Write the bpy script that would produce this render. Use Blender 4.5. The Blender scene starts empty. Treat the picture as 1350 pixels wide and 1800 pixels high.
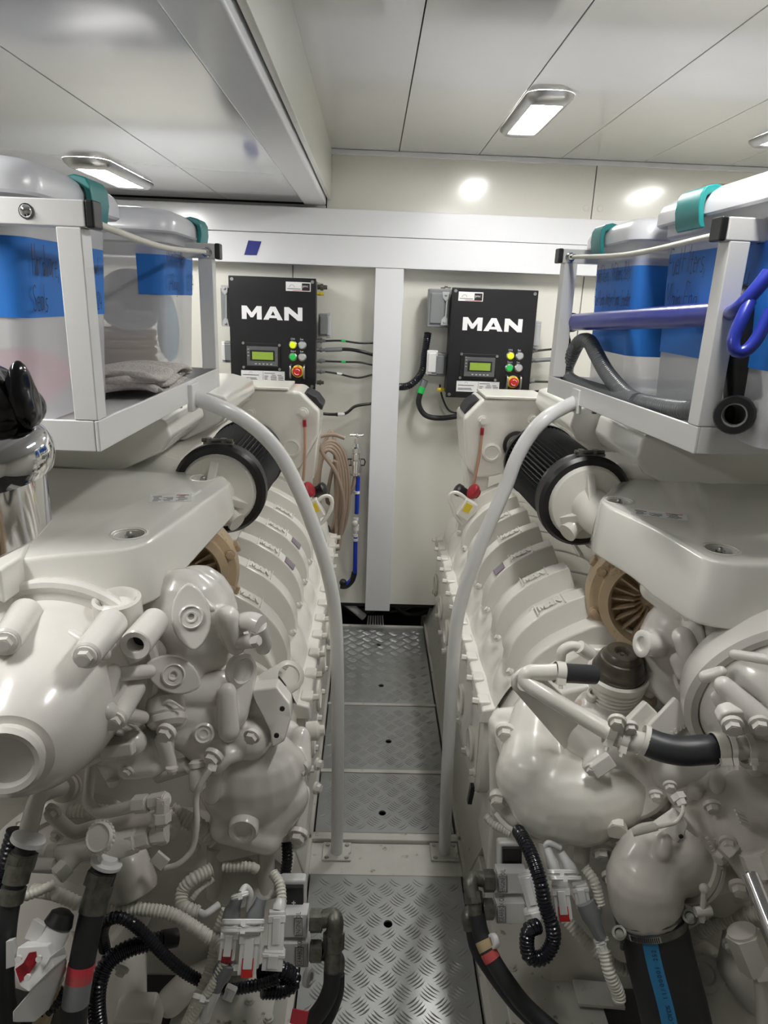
import bpy, bmesh, math, random
from mathutils import Vector, Matrix
random.seed(7)
V = Vector
sc = bpy.context.scene
C = sc.collection
# ---------------------------------------------------------------- camera
FPX, PX0, PY0 = 1200.0, 675.0, 900.0
CAM = V((0, 0, 1.53))
def _basis():
    yd = V((655-PX0, -(524-PY0), FPX)).normalized()
    r = 0.03
    c, s = math.cos(r), -math.sin(r)
    xd = V((c, s, -(c*yd.x+s*yd.y)/yd.z)).normalized()
    zd = xd.cross(yd)
    if zd.y < 0: zd = -zd
    return Matrix((xd, yd, zd))
RW = _basis()                       # camera (right, up, forward) -> world
CR, CU, CF = RW.col[0].copy(), RW.col[1].copy(), RW.col[2].copy()
cd = bpy.data.cameras.new('camera'); cam = bpy.data.objects.new('camera', cd); C.objects.link(cam)
cd.sensor_fit = 'VERTICAL'; cd.sensor_height = 36; cd.sensor_width = 27; cd.lens = 24
cd.clip_start = 0.02; cd.clip_end = 50
m3 = Matrix((CR, CU, -CF)).transposed()
cam.matrix_world = Matrix.Translation(CAM) @ m3.to_4x4()
sc.camera = cam
# ---------------------------------------------------------------- light and exposure
w = bpy.data.worlds.new('world'); sc.world = w; w.use_nodes = True
w.node_tree.nodes['Background'].inputs[0].default_value = (0.9, 0.95, 1, 1)
w.node_tree.nodes['Background'].inputs[1].default_value = 0.05
sc.view_settings.view_transform = 'Standard'; sc.view_settings.look = 'None'
sc.view_settings.gamma = 1; sc.view_settings.use_curve_mapping = False
sc.view_settings.exposure = 1.35
LAMP_E = 34.0                       # emission of the ceiling light diffusers
try:
    sc.cycles.max_bounces = 10; sc.cycles.diffuse_bounces = 5; sc.cycles.transparent_max_bounces = 12
    sc.cycles.caustics_reflective = False; sc.cycles.caustics_refractive = False
    sc.cycles.sample_clamp_indirect = 4
except Exception: pass
def area_light(name, loc, sx, sy, power, rot=(0, 0, 0), col=(1, .98, .94)):
    l = bpy.data.lights.new(name, 'AREA'); l.shape = 'RECTANGLE'; l.size = sx; l.size_y = sy
    l.energy = power; l.color = col
    o = bpy.data.objects.new(name, l); C.objects.link(o); o.location = loc; o.rotation_euler = rot
    return o
# ---------------------------------------------------------------- projection helpers: pixel of the photo + one known coordinate -> world
def at(px, py, Y=None, X=None, Z=None):
    d = RW @ V((px-PX0, -(py-PY0), FPX))
    if X is not None: t = (X-CAM.x)/d.x
    elif Z is not None: t = (Z-CAM.z)/d.z
    else: t = Y/d.y
    return CAM + d*t
def mpx(p, px): return (V(p)-CAM).dot(CF)/FPX*px      # metres for a length in pixels at p
def tocam(p): return (CAM-V(p)).normalized()
# ---------------------------------------------------------------- materials
def mat(name, col, rough=.4, metal=0, coat=0, bump=0, bscale=60, var=0, vscale=6, alpha=1, emit=0, trans=0, spec=.5, dirt=0, dirtcol=(.25,.17,.09), stretch=None):
    m = bpy.data.materials.new(name); m.use_nodes = True
    nt = m.node_tree; b = nt.nodes['Principled BSDF']
    b.inputs['Base Color'].default_value = (*col, 1); b.inputs['Roughness'].default_value = rough
    b.inputs['Metallic'].default_value = metal; b.inputs['Coat Weight'].default_value = coat
    b.inputs['Coat Roughness'].default_value = .12
    b.inputs['Alpha'].default_value = alpha; b.inputs['Transmission Weight'].default_value = trans
    b.inputs['Specular IOR Level'].default_value = spec
    tc = nt.nodes.new('ShaderNodeTexCoord')
    vec = tc.outputs['Object']
    if stretch:
        mp = nt.nodes.new('ShaderNodeMapping'); mp.inputs['Scale'].default_value = stretch
        nt.links.new(vec, mp.inputs[0]); vec = mp.outputs[0]
    if emit:
        b.inputs['Emission Color'].default_value = (*col, 1); b.inputs['Emission Strength'].default_value = emit
    if var or dirt:
        n = nt.nodes.new('ShaderNodeTexNoise'); n.inputs['Scale'].default_value = vscale; n.inputs['Detail'].default_value = 5
        nt.links.new(vec, n.inputs['Vector'])
        r = nt.nodes.new('ShaderNodeMapRange'); r.inputs[1].default_value = .3; r.inputs[2].default_value = .7
        nt.links.new(n.outputs['Fac'], r.inputs[0])
        mx = nt.nodes.new('ShaderNodeMix'); mx.data_type = 'RGBA'
        nt.links.new(r.outputs[0], mx.inputs['Factor'])
        mx.inputs['A'].default_value = (*[min(1, c*(1+var)) for c in col], 1)
        mx.inputs['B'].default_value = (*[c*(1-var) for c in col], 1)
        out = mx.outputs['Result']
        if dirt:
            n2 = nt.nodes.new('ShaderNodeTexNoise'); n2.inputs['Scale'].default_value = 37; n2.inputs['Detail'].default_value = 4
            nt.links.new(vec, n2.inputs['Vector'])
            r2 = nt.nodes.new('ShaderNodeMapRange'); r2.inputs[1].default_value = .66-dirt*.1; r2.inputs[2].default_value = .74
            nt.links.new(n2.outputs['Fac'], r2.inputs[0])
            m2 = nt.nodes.new('ShaderNodeMix'); m2.data_type = 'RGBA'
            nt.links.new(r2.outputs[0], m2.inputs['Factor']); nt.links.new(out, m2.inputs['A'])
            m2.inputs['B'].default_value = (*dirtcol, 1); out = m2.outputs['Result']
        nt.links.new(out, b.inputs['Base Color'])
    if bump:
        n = nt.nodes.new('ShaderNodeTexNoise'); n.inputs['Scale'].default_value = bscale; n.inputs['Detail'].default_value = 3
        nt.links.new(vec, n.inputs['Vector'])
        bp = nt.nodes.new('ShaderNodeBump'); bp.inputs['Strength'].default_value = bump; bp.inputs['Distance'].default_value = .002
        nt.links.new(n.outputs['Fac'], bp.inputs['Height']); nt.links.new(bp.outputs[0], b.inputs['Normal'])
    return m
M = {}
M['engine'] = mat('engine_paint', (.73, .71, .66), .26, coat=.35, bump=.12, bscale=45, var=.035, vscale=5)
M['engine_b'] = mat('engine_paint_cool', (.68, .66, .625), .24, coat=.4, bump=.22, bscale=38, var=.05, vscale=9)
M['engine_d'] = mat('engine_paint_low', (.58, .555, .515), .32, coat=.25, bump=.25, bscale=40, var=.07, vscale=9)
M['hood'] = mat('hood_paint', (.74, .73, .685), .12, coat=.6, var=.015, vscale=3)
M['white'] = mat('frame_white', (.70, .70, .69), .3, coat=.3, bump=.05, var=.02)
M['wallw'] = mat('wall_white', (.74, .75, .78), .25, coat=.15)
M['wallc'] = mat('wall_cream', (.74, .73, .67), .2, coat=.4, var=.01)
M['ceil'] = mat('ceiling_gloss', (.62, .62, .61), .1, coat=.8, var=.01)
M['soffit'] = mat('soffit_gloss', (.62, .63, .66), .09, coat=.9, var=.01)
M['dark'] = mat('dark_gap', (.02, .02, .02), .7)
M['bilge'] = mat('bilge_dark', (.035, .032, .03), .6, var=.2)
M['black'] = mat('black_satin', (.012, .012, .013), .35, bump=.05)
M['boxblk'] = mat('box_black', (.006, .006, .008), .42, bump=.1, bscale=250)
M['rubber'] = mat('black_rubber', (.018, .018, .021), .5, bump=.1)
M['filter'] = mat('filter_black', (.008, .008, .009), .6, spec=.25, bump=.3, bscale=30)
M['rubgrey'] = mat('dark_rubber', (.03, .032, .036), .42, bump=.12, bscale=90)
M['corr'] = mat('corrugated_black', (.008, .009, .014), .22)
M['corrw'] = mat('corrugated_cream', (.64, .62, .56), .35, var=.05)
M['corrg'] = mat('corrugated_grey', (.10, .105, .11), .3)
M['grey'] = mat('grey_plastic', (.20, .21, .22), .4)
M['greyl'] = mat('grey_light', (.42, .43, .44), .4)
M['chrome'] = mat('chrome', (.85, .85, .87), .06, metal=1)
M['steel'] = mat('steel', (.45, .45, .45), .3, metal=1, bump=.1)
M['oldsteel'] = mat('old_steel', (.15, .15, .13), .45, metal=.75, bump=.5, bscale=120, var=.35, vscale=60, dirt=.3, dirtcol=(.25, .2, .1))
M['alu'] = mat('tread_aluminium', (.36, .37, .365), .33, metal=.55, var=.07, vscale=14, bump=.06, bscale=300)
M['paintw'] = mat('worn_white', (.55, .54, .50), .35, var=.06, vscale=20, dirt=.12, dirtcol=(.2, .16, .12))
M['bed'] = mat('bed_paint', (.50, .49, .45), .35, coat=.2, var=.06, dirt=.12, dirtcol=(.18, .14, .11))
M['brown'] = mat('heated_paint', (.52, .40, .26), .3, coat=.2, var=.14, vscale=14, bump=.15, dirt=.3, dirtcol=(.2, .12, .06))
M['brownd'] = mat('heated_paint_dark', (.30, .20, .11), .4, var=.25, vscale=20)
M['hoseb'] = mat('hose_brown', (.33, .25, .19), .25, coat=.3)
M['tube'] = mat('sight_tube', (.45, .26, .18), .25)
M['red'] = mat('red', (.55, .02, .02), .3)
M['redd'] = mat('red_dark', (.28, .01, .02), .35, var=.3, vscale=60)
M['redband'] = mat('red_band', (.65, .05, .08), .4)
M['bluep'] = mat('blue_pipe', (.01, .04, .45), .3)
M['bluet'] = mat('blue_tool', (.02, .035, .33), .3, coat=.3, bump=.1, bscale=30)
M['tape'] = mat('blue_tape', (.015, .16, .55), .6, bump=.15, bscale=80, var=.06)
M['taped'] = mat('navy_tape', (.02, .03, .22), .6)
M['teal'] = mat('teal_latch', (.015, .22, .22), .35)
M['ink'] = mat('ink', (.01, .015, .05), .6)
M['print'] = mat('print_grey', (.12, .12, .13), .6)
M['printr'] = mat('print_red', (.5, .08, .08), .6)
M['paper'] = mat('paper_label', (.74, .74, .74), .4)
M['bin'] = mat('bin_plastic', (.72, .73, .76), .3, alpha=.5, coat=.3, bump=.08, bscale=8)
M['lid'] = mat('lid_plastic', (.68, .69, .73), .3, alpha=.93, coat=.2)
M['lcd'] = mat('lcd', (.16, .24, .03), .3, emit=.25)
M['glass'] = mat('display_window', (.10, .105, .11), .1)
M['yel'] = mat('yellow', (.62, .72, .02), .3, emit=.15)
M['yell'] = mat('yellow_label', (.75, .58, .03), .4)
M['green'] = mat('green', (.02, .42, .08), .3, emit=.1)
M['logo'] = mat('logo_white', (.78, .78, .80), .4)
M['purple'] = mat('purple_label', (.20, .13, .19), .4, var=.2, vscale=300)
M['diff'] = mat('light_diffuser', (1, .985, .95), .5, emit=LAMP_E)
M['rope'] = mat('rope', (.66, .64, .58), .7, bump=.6, bscale=220)
M['towel'] = mat('towel', (.50, .47, .44), .9, bump=1, bscale=260, var=.15, vscale=150)
M['bag'] = mat('bag_black', (.008, .008, .01), .16, bump=.5, bscale=22)
M['pink'] = mat('pink_pack', (.65, .25, .32), .5, var=.2)
M['tan'] = mat('tan_pad', (.42, .30, .18), .6, var=.2)
M['bluel'] = mat('pale_blue_pack', (.25, .42, .55), .5)
M['orange'] = mat('orange_fitting', (.7, .25, .03), .4)
M['amber'] = mat('amber_plastic', (.42, .33, .19), .3, var=.1)
M['stripe'] = mat('hose_stripe_blue', (.03, .20, .42), .5)
M['capoil'] = mat('oily_rubber', (.055, .046, .034), .3, var=.3, vscale=40, bump=.2, dirt=.4, dirtcol=(.16, .14, .03))
# ---------------------------------------------------------------- object helpers
WL = {}
def register(o, parent, loc):
    loc = V(loc)
    C.objects.link(o)
    if parent is not None:
        o.parent = parent; o.location = loc - WL[parent.name]
    else:
        o.location = loc
    WL[o.name] = loc
    return o
def thing(name, label, cat, loc, group=None):
    o = bpy.data.objects.new(name, None); o.empty_display_size = .05
    register(o, None, loc); tag(o, label, cat, group); return o
def tag(o, label=None, cat=None, group=None, kind=None):
    if label: o['label'] = label
    if cat: o['category'] = cat
    if group: o['group'] = group
    if kind: o['kind'] = kind
    return o
def axes(d):
    d = V(d).normalized()
    a = d.cross(V((0, 0, 1)))
    if a.length < .05: a = d.cross(V((1, 0, 0)))
    a.normalize(); b = d.cross(a).normalized()
    return a, b, d
def cr(pts, n=8, closed=False):
    pts = [V(p) for p in pts]; out = []; N = len(pts)
    rng = N if closed else N-1
    for i in range(rng):
        if closed: p0, p1, p2, p3 = (pts[(i+k) % N] for k in (-1, 0, 1, 2))
        else:
            p1, p2 = pts[i], pts[i+1]
            p0 = pts[i-1] if i > 0 else p1*2-p2
            p3 = pts[i+2] if i+2 < N else p2*2-p1
        for k in range(n):
            t = k/n
            out.append(.5*((2*p1)+(p2-p0)*t+(2*p0-5*p1+4*p2-p3)*t*t+(3*p1-p0-3*p2+p3)*t**3))
    if not closed: out.append(pts[-1])
    return out
def resample(pts, step):
    L = [0]
    for a, b in zip(pts, pts[1:]): L.append(L[-1]+(b-a).length)
    n = max(2, int(L[-1]/step)); out = []; j = 0
    for i in range(n+1):
        s = L[-1]*i/n
        while j < len(L)-2 and L[j+1] < s: j += 1
        t = (s-L[j])/max(1e-9, L[j+1]-L[j]); out.append(pts[j].lerp(pts[j+1], min(1, t)))
    return out
class G:
    def __init__(s): s.v = []; s.f = []
    def add(s, vs, fs):
        k = len(s.v); s.v += [V(p) for p in vs]; s.f += [tuple(i+k for i in f) for f in fs]; return s
    def box(s, c, size, R=None, taper=1):
        c = V(c); hx, hy, hz = size[0]/2, size[1]/2, size[2]/2
        vs = []
        for z in (-1, 1):
            t = taper if z > 0 else 1
            for x, y in ((-1, -1), (1, -1), (1, 1), (-1, 1)):
                p = V((x*hx*t, y*hy*t, z*hz))
                vs.append(c+(R @ p if R else p))
        return s.add(vs, [(3, 2, 1, 0), (4, 5, 6, 7), (0, 1, 5, 4), (1, 2, 6, 5), (2, 3, 7, 6), (3, 0, 4, 7)])
    def bb(s, x0, x1, y0, y1, z0, z1): return s.box(((x0+x1)/2, (y0+y1)/2, (z0+z1)/2), (abs(x1-x0), abs(y1-y0), abs(z1-z0)))
    def cyl(s, p0, p1, r0, r1=None, n=16, caps=True, rot=0):
        r1 = r0 if r1 is None else r1
        p0, p1 = V(p0), V(p1); a, b, d = axes(p1-p0)
        vs = [p+(a*math.cos(2*math.pi*i/n+rot)+b*math.sin(2*math.pi*i/n+rot))*r for p, r in ((p0, r0), (p1, r1)) for i in range(n)]
        fs = [(i, (i+1) % n, n+(i+1) % n, n+i) for i in range(n)]
        if caps: fs += [tuple(reversed(range(n))), tuple(range(n, 2*n))]
        return s.add(vs, fs)
    def lathe(s, prof, o, d, n=32, star=0, ring=False, caps=True):
        o = V(o); a, b, d = axes(d); vs = []
        for r, h in prof:
            for i in range(n):
                rr = r*(1-star*(i % 2)) if star else r
                t = 2*math.pi*i/n
                vs.append(o+d*h+(a*math.cos(t)+b*math.sin(t))*max(rr, 1e-5))
        m = len(prof)
        fs = [(j*n+i, j*n+(i+1) % n, (j+1)*n+(i+1) % n, (j+1)*n+i) for j in range(m-1) for i in range(n)]
        if ring: fs += [((m-1)*n+i, (m-1)*n+(i+1) % n, (i+1) % n, i) for i in range(n)]
        elif caps: fs += [tuple(reversed(range(n))), tuple(range((m-1)*n, m*n))]
        return s.add(vs, fs)
    def tube(s, pts, r, n=10, closed=False, flat=1.0):
        pts = [V(p) for p in pts]; N = len(pts)
        rs = r if isinstance(r, (list, tuple)) else [r]*N
        vs = []; a = None
        for i, p in enumerate(pts):
            if closed: d = pts[(i+1) % N]-pts[i-1]
            else: d = pts[min(i+1, N-1)]-pts[max(i-1, 0)]
            d.normalize()
            if a is None: a, b, _ = axes(d)
            else:
                a = a-d*a.dot(d)
                if a.length < 1e-4: a = axes(d)[0]
                a.normalize(); b = d.cross(a)
            for k in range(n):
                t = 2*math.pi*k/n
                vs.append(p+(a*math.cos(t)+b*math.sin(t)*flat)*rs[i])
        fs = []
        for i in range(N if closed else N-1):
            j = (i+1) % N
            fs += [(i*n+k, i*n+(k+1) % n, j*n+(k+1) % n, j*n+k) for k in range(n)]
        if not closed: fs += [tuple(reversed(range(n))), tuple(range((N-1)*n, N*n))]
        return s.add(vs, fs)
    def corr(s, pts, r, pitch=.008, depth=.12, n=12):
        p = resample(cr(pts, 10), pitch/4)
        rs = [r*(1-(depth if (i % 4) >= 2 else 0)) for i in range(len(p))]
        return s.tube(p, rs, n)
    def prism(s, poly, vec):
        n = len(poly); vec = V(vec); p = [V(q) for q in poly]
        return s.add(p+[q+vec for q in p], [tuple(reversed(range(n))), tuple(range(n, 2*n))]+[(i, (i+1) % n, n+(i+1) % n, n+i) for i in range(n)])
    def sph(s, c, r, n=16, R=None):
        c = V(c); rx, ry, rz = r if isinstance(r, (tuple, list)) else (r, r, r); m = n//2
        vs = []
        for j in range(1, m):
            ph = math.pi*j/m
            for i in range(n):
                t = 2*math.pi*i/n
                p = V((rx*math.sin(ph)*math.cos(t), ry*math.sin(ph)*math.sin(t), rz*math.cos(ph)))
                vs.append(c+(R @ p if R else p))
        tp = V((0, 0, rz)); vs += [c+(R @ tp if R else tp), c-(R @ tp if R else tp)]
        T = len(vs)-2; fs = [(j*n+i, (j+1)*n+i, (j+1)*n+(i+1) % n, j*n+(i+1) % n) for j in range(m-2) for i in range(n)]
        fs += [(T, i, (i+1) % n) for i in range(n)]+[(T+1, (m-2)*n+(i+1) % n, (m-2)*n+i) for i in range(n)]
        return s.add(vs, fs)
    def bolt(s, p, d=None, r=.012, h=None, hexa=True):
        p = V(p); d = V(d).normalized() if d is not None else tocam(p); h = h or r*1.1
        s.cyl(p-d*r*.4, p+d*r*.22, r*1.35, n=16)
        s.cyl(p+d*r*.2, p+d*(r*.2+h), r, r*.96, n=6 if hexa else 14)
        return s.cyl(p+d*(r*.2+h), p+d*(r*.25+h), r*.72, n=12)
    def build(s, name, m, parent=None, bevel=0, seg=2, sharp=38, label=None, smooth=True, mods=None):
        c = V((0, 0, 0))
        for p in s.v: c += p
        c /= max(1, len(s.v))
        me = bpy.data.meshes.new(name)
        me.from_pydata([tuple(p-c) for p in s.v], [], s.f); me.update()
        bm = bmesh.new(); bm.from_mesh(me); bmesh.ops.recalc_face_normals(bm, faces=bm.faces)
        for f in bm.faces: f.smooth = smooth
        if smooth and not bevel:
            for e in bm.edges:
                if len(e.link_faces) == 2 and e.calc_face_angle(0) > math.radians(sharp): e.smooth = False
        bm.to_mesh(me); bm.free()
        me.materials.append(m if not isinstance(m, str) else M[m])
        o = bpy.data.objects.new(name, me); register(o, parent, c)
        if bevel:
            b = o.modifiers.new('bevel', 'BEVEL'); b.width = bevel; b.segments = seg; b.limit_method = 'ANGLE'
            b.angle_limit = math.radians(35); b.harden_normals = True
        if label: o['label'] = label
        return o
class Cast(G):
    """overlapping solids fused into one casting"""
    def cap(s, p0, p1, r0, r1=None):
        r1 = r1 or r0; s.cyl(p0, p1, r0, r1, n=20); s.sph(p0, r0, 16); s.sph(p1, r1, 16); return s
    def chain(s, pr):
        for (p0, r0), (p1, r1) in zip(pr, pr[1:]): s.cap(p0, p1, r0, r1)
        return s
    def cast(s, name, m, parent=None, voxel=.005, it=3, label=None, f=.5):
        o = s.build(name, m, parent, label=label)
        r = o.modifiers.new('fuse', 'REMESH'); r.mode = 'VOXEL'; r.voxel_size = voxel; r.use_smooth_shade = True
        if it:
            k = o.modifiers.new('soft', 'SMOOTH'); k.factor = f; k.iterations = it
        return o
def cut(o, cutter):
    """boolean difference, applied"""
    c = cutter.build('cutter', 'dark'); b = o.modifiers.new('cut', 'BOOLEAN'); b.operation = 'DIFFERENCE'; b.object = c; b.solver = 'EXACT'
    bpy.context.view_layer.update()
    dg = bpy.context.evaluated_depsgraph_get(); me = bpy.data.meshes.new_from_object(o.evaluated_get(dg))
    o.modifiers.clear(); old = o.data; o.data = me; me.name = old.name; bpy.data.objects.remove(c)
    bm = bmesh.new(); bm.from_mesh(me)
    for e in bm.edges:
        e.smooth = not (len(e.link_faces) == 2 and e.calc_face_angle(0) > math.radians(38))
    bm.to_mesh(me); bm.free()
    return o
def text(name, s, m, parent, o, ux, uy, size, depth=.0004, wscale=1.0, align='LEFT'):
    cu = bpy.data.curves.new(name, 'FONT'); cu.body = s; cu.size = 1; cu.extrude = 0; cu.resolution_u = 2; cu.align_x = align
    t = bpy.data.objects.new(name, cu); C.objects.link(t); bpy.context.view_layer.update()
    me = bpy.data.meshes.new_from_object(t.evaluated_get(bpy.context.evaluated_depsgraph_get()))
    bpy.data.objects.remove(t)
    ux, uy = V(ux).normalized(), V(uy).normalized(); n = ux.cross(uy)
    g = G(); g.add([V(o)+ux*v.co.x*size*wscale+uy*v.co.y*size+n*depth for v in me.vertices], [tuple(p.vertices) for p in me.polygons])
    return g.build(name, m, parent, smooth=False)
# --- single-stroke handwriting
ST = {'H': '0,0 0,10;6,10 5,0;0,5 6,5', 'a': '4,5 1,5 0,2 1,0 3,1 4,5 4,0', 'r': '0,5 0,0;0,3 2,5 4,5', 'd': '4,4 1,4 0,2 1,0 4,1 4,10 4,0',
 'w': '0,5 1,0 3,4 4,0 6,5', 'e': '0,3 4,3 3,5 1,5 0,3 1,0 4,0', ',': '1,1 0,-2', 'T': '0,10 6,10;3,10 3,0', 'B': '0,0 0,10 4,9 4,6 0,5 5,4 5,1 0,0',
 'o': '2,5 0,3 1,0 3,0 4,3 2,5', 'l': '0,10 0,0', 'S': '5,9 3,10 0,8 1,6 4,4 5,1 2,0 0,1', 's': '4,5 1,5 1,3 4,2 3,0 0,0', '2': '0,8 2,10 5,8 0,0 5,0',
 '/': '0,-1 5,11', '4': '1,10 0,4 5,4;4,8 4,0', 'O': '3,10 0,6 1,1 4,0 6,5 5,9 3,10', 'i': '1,5 1,0;1,7 1,8', 'p': '0,5 0,-4;0,4 3,5 4,2 2,0 0,1',
 'b': '0,10 0,0 3,0 4,3 2,5 0,4', '-': '0,4 4,4', 'R': '0,0 0,10 4,9 4,6 0,5 5,0', 'n': '0,5 0,0;0,4 3,5 4,0', 'g': '4,5 1,5 0,2 3,1 4,5 4,-3 1,-4',
 'F': '0,0 0,10 6,10;0,5 4,5', 'u': '0,5 0,1 3,0 4,5 4,0', 't': '2,8 2,0 4,0;0,5 4,5', 'M': '0,0 1,10 4,3 7,10 8,0', 'E': '5,10 0,10 0,0 5,0;0,5 4,5',
 'I': '0,10 4,10;2,10 2,0;0,0 4,0', 'm': '0,5 0,0;0,4 2,5 3,0;3,4 5,5 6,0', 'P': '0,0 0,10 4,9 5,7 4,5 0,5', 'W': '0,10 2,0 4,7 6,0 8,10', 'k': '0,10 0,0;4,5 0,2 4,0', 'K': '0,10 0,0;5,10 0,5 5,0'}
def hand(name, s, parent, o, ux, uy, h, wd=.0009, lift=.0012, m='ink', squeeze=1.0):
    ux, uy = V(ux).normalized(), V(uy).normalized(); n = ux.cross(uy); g = G(); x = 0; rnd = random.Random(len(s)*7)
    for ch in s:
        if ch == ' ': x += 4; continue
        st = ST.get(ch)
        if not st: continue
        mx = 0; jit = rnd.uniform(-.6, .6)
        for seg in st.split(';'):
            q = [tuple(map(float, p.split(','))) for p in seg.split()]
            mx = max(mx, max(a for a, _ in q))
            pts = [V(o)+ux*((x+a+b*.12)*h/10*squeeze)+uy*((b+jit)*h/10)+n*lift for a, b in q]
            if len(pts) > 2: pts = cr(pts, 4)
            for a, b in zip(pts, pts[1:]):
                d = (b-a); 
                if d.length < 1e-6: continue
                d.normalize(); e = n.cross(d)*wd; a2, b2 = a-d*wd*.6, b+d*wd*.6
                g.add([a2-e, b2-e, b2+e, a2+e], [(0, 1, 2, 3)])
        x += mx+2.2
    return g.build(name, m, parent, smooth=False)
def man_letters(o, ux, uy, w, h, t):
    """bold three-letter mark as raised polygons"""
    ux, uy = V(ux).normalized(), V(uy).normalized(); n = ux.cross(uy); g = G()
    L = [[[(0, 0), (0, 1), (.33, 1), (.66, .5), (.99, 1), (1.32, 1), (1.32, 0), (1.0, 0), (1.0, .56), (.74, .14), (.58, .14), (.32, .56), (.32, 0)]],
         [[(1.42, 0), (1.77, 0), (2.07, .66), (2.07, 1), (1.90, 1)], [(2.72, 0), (2.37, 0), (2.07, .66), (2.07, 1), (2.24, 1)], [(1.80, .14), (2.34, .14), (2.25, .34), (1.89, .34)]],
         [[(2.82, 0), (2.82, 1), (3.12, 1), (3.72, .45), (3.72, 1), (4.02, 1), (4.02, 0), (3.72, 0), (3.12, .55), (3.12, 0)]]]
    for letter in L:
        for k, poly in enumerate(letter):
            g.prism([V(o)+ux*(a*w/4.02)+uy*(b*h)+n*(k*.00005) for a, b in poly], n*t)
    return g
# ================================================================ SETTING
CX = .085
def struct(g, name, m, parent=None, bevel=0, **k):
    o = g.build(name, m, parent, bevel=bevel, **k)
    if parent is None: o['kind'] = 'structure'
    return o
# ceiling and its panels
ceiling = struct(G().bb(-1.6, 1.8, -1.3, 3.1, 2.10, 2.14), 'ceiling', 'dark')
xs = [-.19, .087, .404, .731, 1.06, 1.40, 1.8]
for a, b in zip(xs, xs[1:]):
    G().bb(a+.0012, b-.0012, -1.3, 3.02, 2.085, 2.099).build('ceiling_panel', 'ceil', ceiling, bevel=.0015)
# dropped soffit on the left
soff = struct(G().bb(-1.6, -.20, -1.3, 2.965, 1.90, 2.085), 'trim_1', 'dark')
G().bb(-.285, -.197, -1.3, 2.968, 1.876, 2.0849).build('soffit_beam', 'wallw', soff, bevel=.006)
G().bb(-.193, -.178, -1.3, 2.99, 1.90, 2.0849).build('soffit_cheek', 'wallc', soff, bevel=.002)
sx = at(0, 75, Z=1.884).x; sx2 = at(300, 285, Z=1.884).x
for a, b in ((-1.6, (sx+sx2)/2-.001), ((sx+sx2)/2+.001, -.287)):
    G().bb(a, b, -1.3, 2.955, 1.882, 1.899).build('soffit_panel', 'soffit', soff, bevel=.0015)
# back wall
wb = struct(G().bb(-1.6, 1.8, 3.03, 3.06, .10, 2.10), 'wall_back', 'dark')
for x0, x1, z0, z1 in ((-.196, .878, 1.80, 2.074), (.882, 1.8, 1.80, 2.074), (-1.6, -.335, .13, 1.70), (-.332, .878, .13, 1.70), (.882, 1.8, .13, 1.70), (-1.6, -.2, 1.70, 1.88)):
    G().bb(x0, x1, 3.0, 3.028, z0, z1).build('wall_panel', 'wallc', wb, bevel=.0015)
for x in (.855, .912):
    p = V((x, 2.999, 1.91)); G().cyl(p, p-V((0, .002, 0)), .012, .011, n=20).build('screw_cap', 'wallc', wb)
struct(G().bb(-.19, 1.8, 2.985, 3.0, 2.066, 2.0845), 'trim_2', 'wallw', bevel=.003)
struct(G().bb(-1.6, 1.8, 2.93, 3.0, 1.765, 1.862), 'trim_3', 'wallw', bevel=.003)
struct(G().bb(-1.6, 1.8, 2.925, 3.0, 1.648, 1.763), 'trim_4', 'wallw', bevel=.003)
struct(G().bb(.008, .124, 2.93, 3.0, .125, 1.648), 'trim_5', 'wallw', bevel=.002)
struct(G().bb(-1.63, -1.6, -1.3, 3.1, -.3, 2.1), 'wall_left', 'wallc')
struct(G().bb(1.8, 1.83, -1.3, 3.1, -.3, 2.1), 'wall_right', 'wallc')
struct(G().bb(-1.63, 1.83, -1.33, -1.3, -.3, 2.1), 'wall_front', 'wallc')
struct(G().bb(-1.6, 1.8, 3.25, 3.28, -.3, .3), 'trim_6', 'bilge')
# floor
FX0, FX1 = -.128, .297
floor = struct(G().bb(-1.6, 1.8, -1.3, 3.25, -.32, -.30), 'floor', 'bilge')
def tread(y0, y1, holes):
    o = G().bb(FX0+.004, FX1-.004, y0, y1, -.006, 0).build('tread_plate', 'alu', floor)
    c = G()
    for h in holes:
        p = at(*h, Z=0); c.cyl(p-V((0, 0, .02)), p+V((0, 0, .02)), .0115, n=20)
    if holes: cut(o, c)
    hs = [at(*h, Z=0) for h in holes]
    g = G(); P = .064; j = 0; y = y0+.016
    while y < y1-.012:
        for i in range(0, 8):
            x = FX0+.02+i*P+(P/2 if j % 2 else 0)
            if x > FX1-.02: continue
            s = 1 if j % 2 else -1
            d = V((.78, -.63*s, 0)).normalized(); e = V((d.y, -d.x, 0))
            for k in range(-2, 3):
                c0 = V((x, y, 0))+e*k*.0082
                L = .021-.002*abs(k); pts = []
                for t, wv in ((-1, .0), (-.5, .0017), (0, .0023), (.5, .0017), (1, 0)):
                    pts.append((c0+d*L*t+e*(.0025*(1-t*t)), wv))
                ok = all(FX0+.006 < q.x < FX1-.006 and y0+.003 < q.y < y1-.003 and all((q-V((h.x, h.y, 0))).length > .0125 for h in hs) for q, _ in pts)
                if not ok: continue
                vs = [pts[0][0], pts[4][0]]
                for q, wv in pts[1:4]: vs += [q+e*wv, q+V((0, 0, .0016)), q-e*wv]
                g.add(vs, [(0, 2, 3), (0, 3, 4), (2, 5, 6, 3), (3, 6, 7, 4), (5, 8, 9, 6), (6, 9, 10, 7), (1, 9, 8), (1, 10, 9)])
        y += P/2; j += 1
    t = g.build('tread_relief', 'alu', o); t['kind'] = 'stuff'
tread(.55, 1.508, [(682, 1624)])
tread(1.668, 1.935, [(672, 1429)])
tread(1.955, 2.335, [(683, 1303)])
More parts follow.
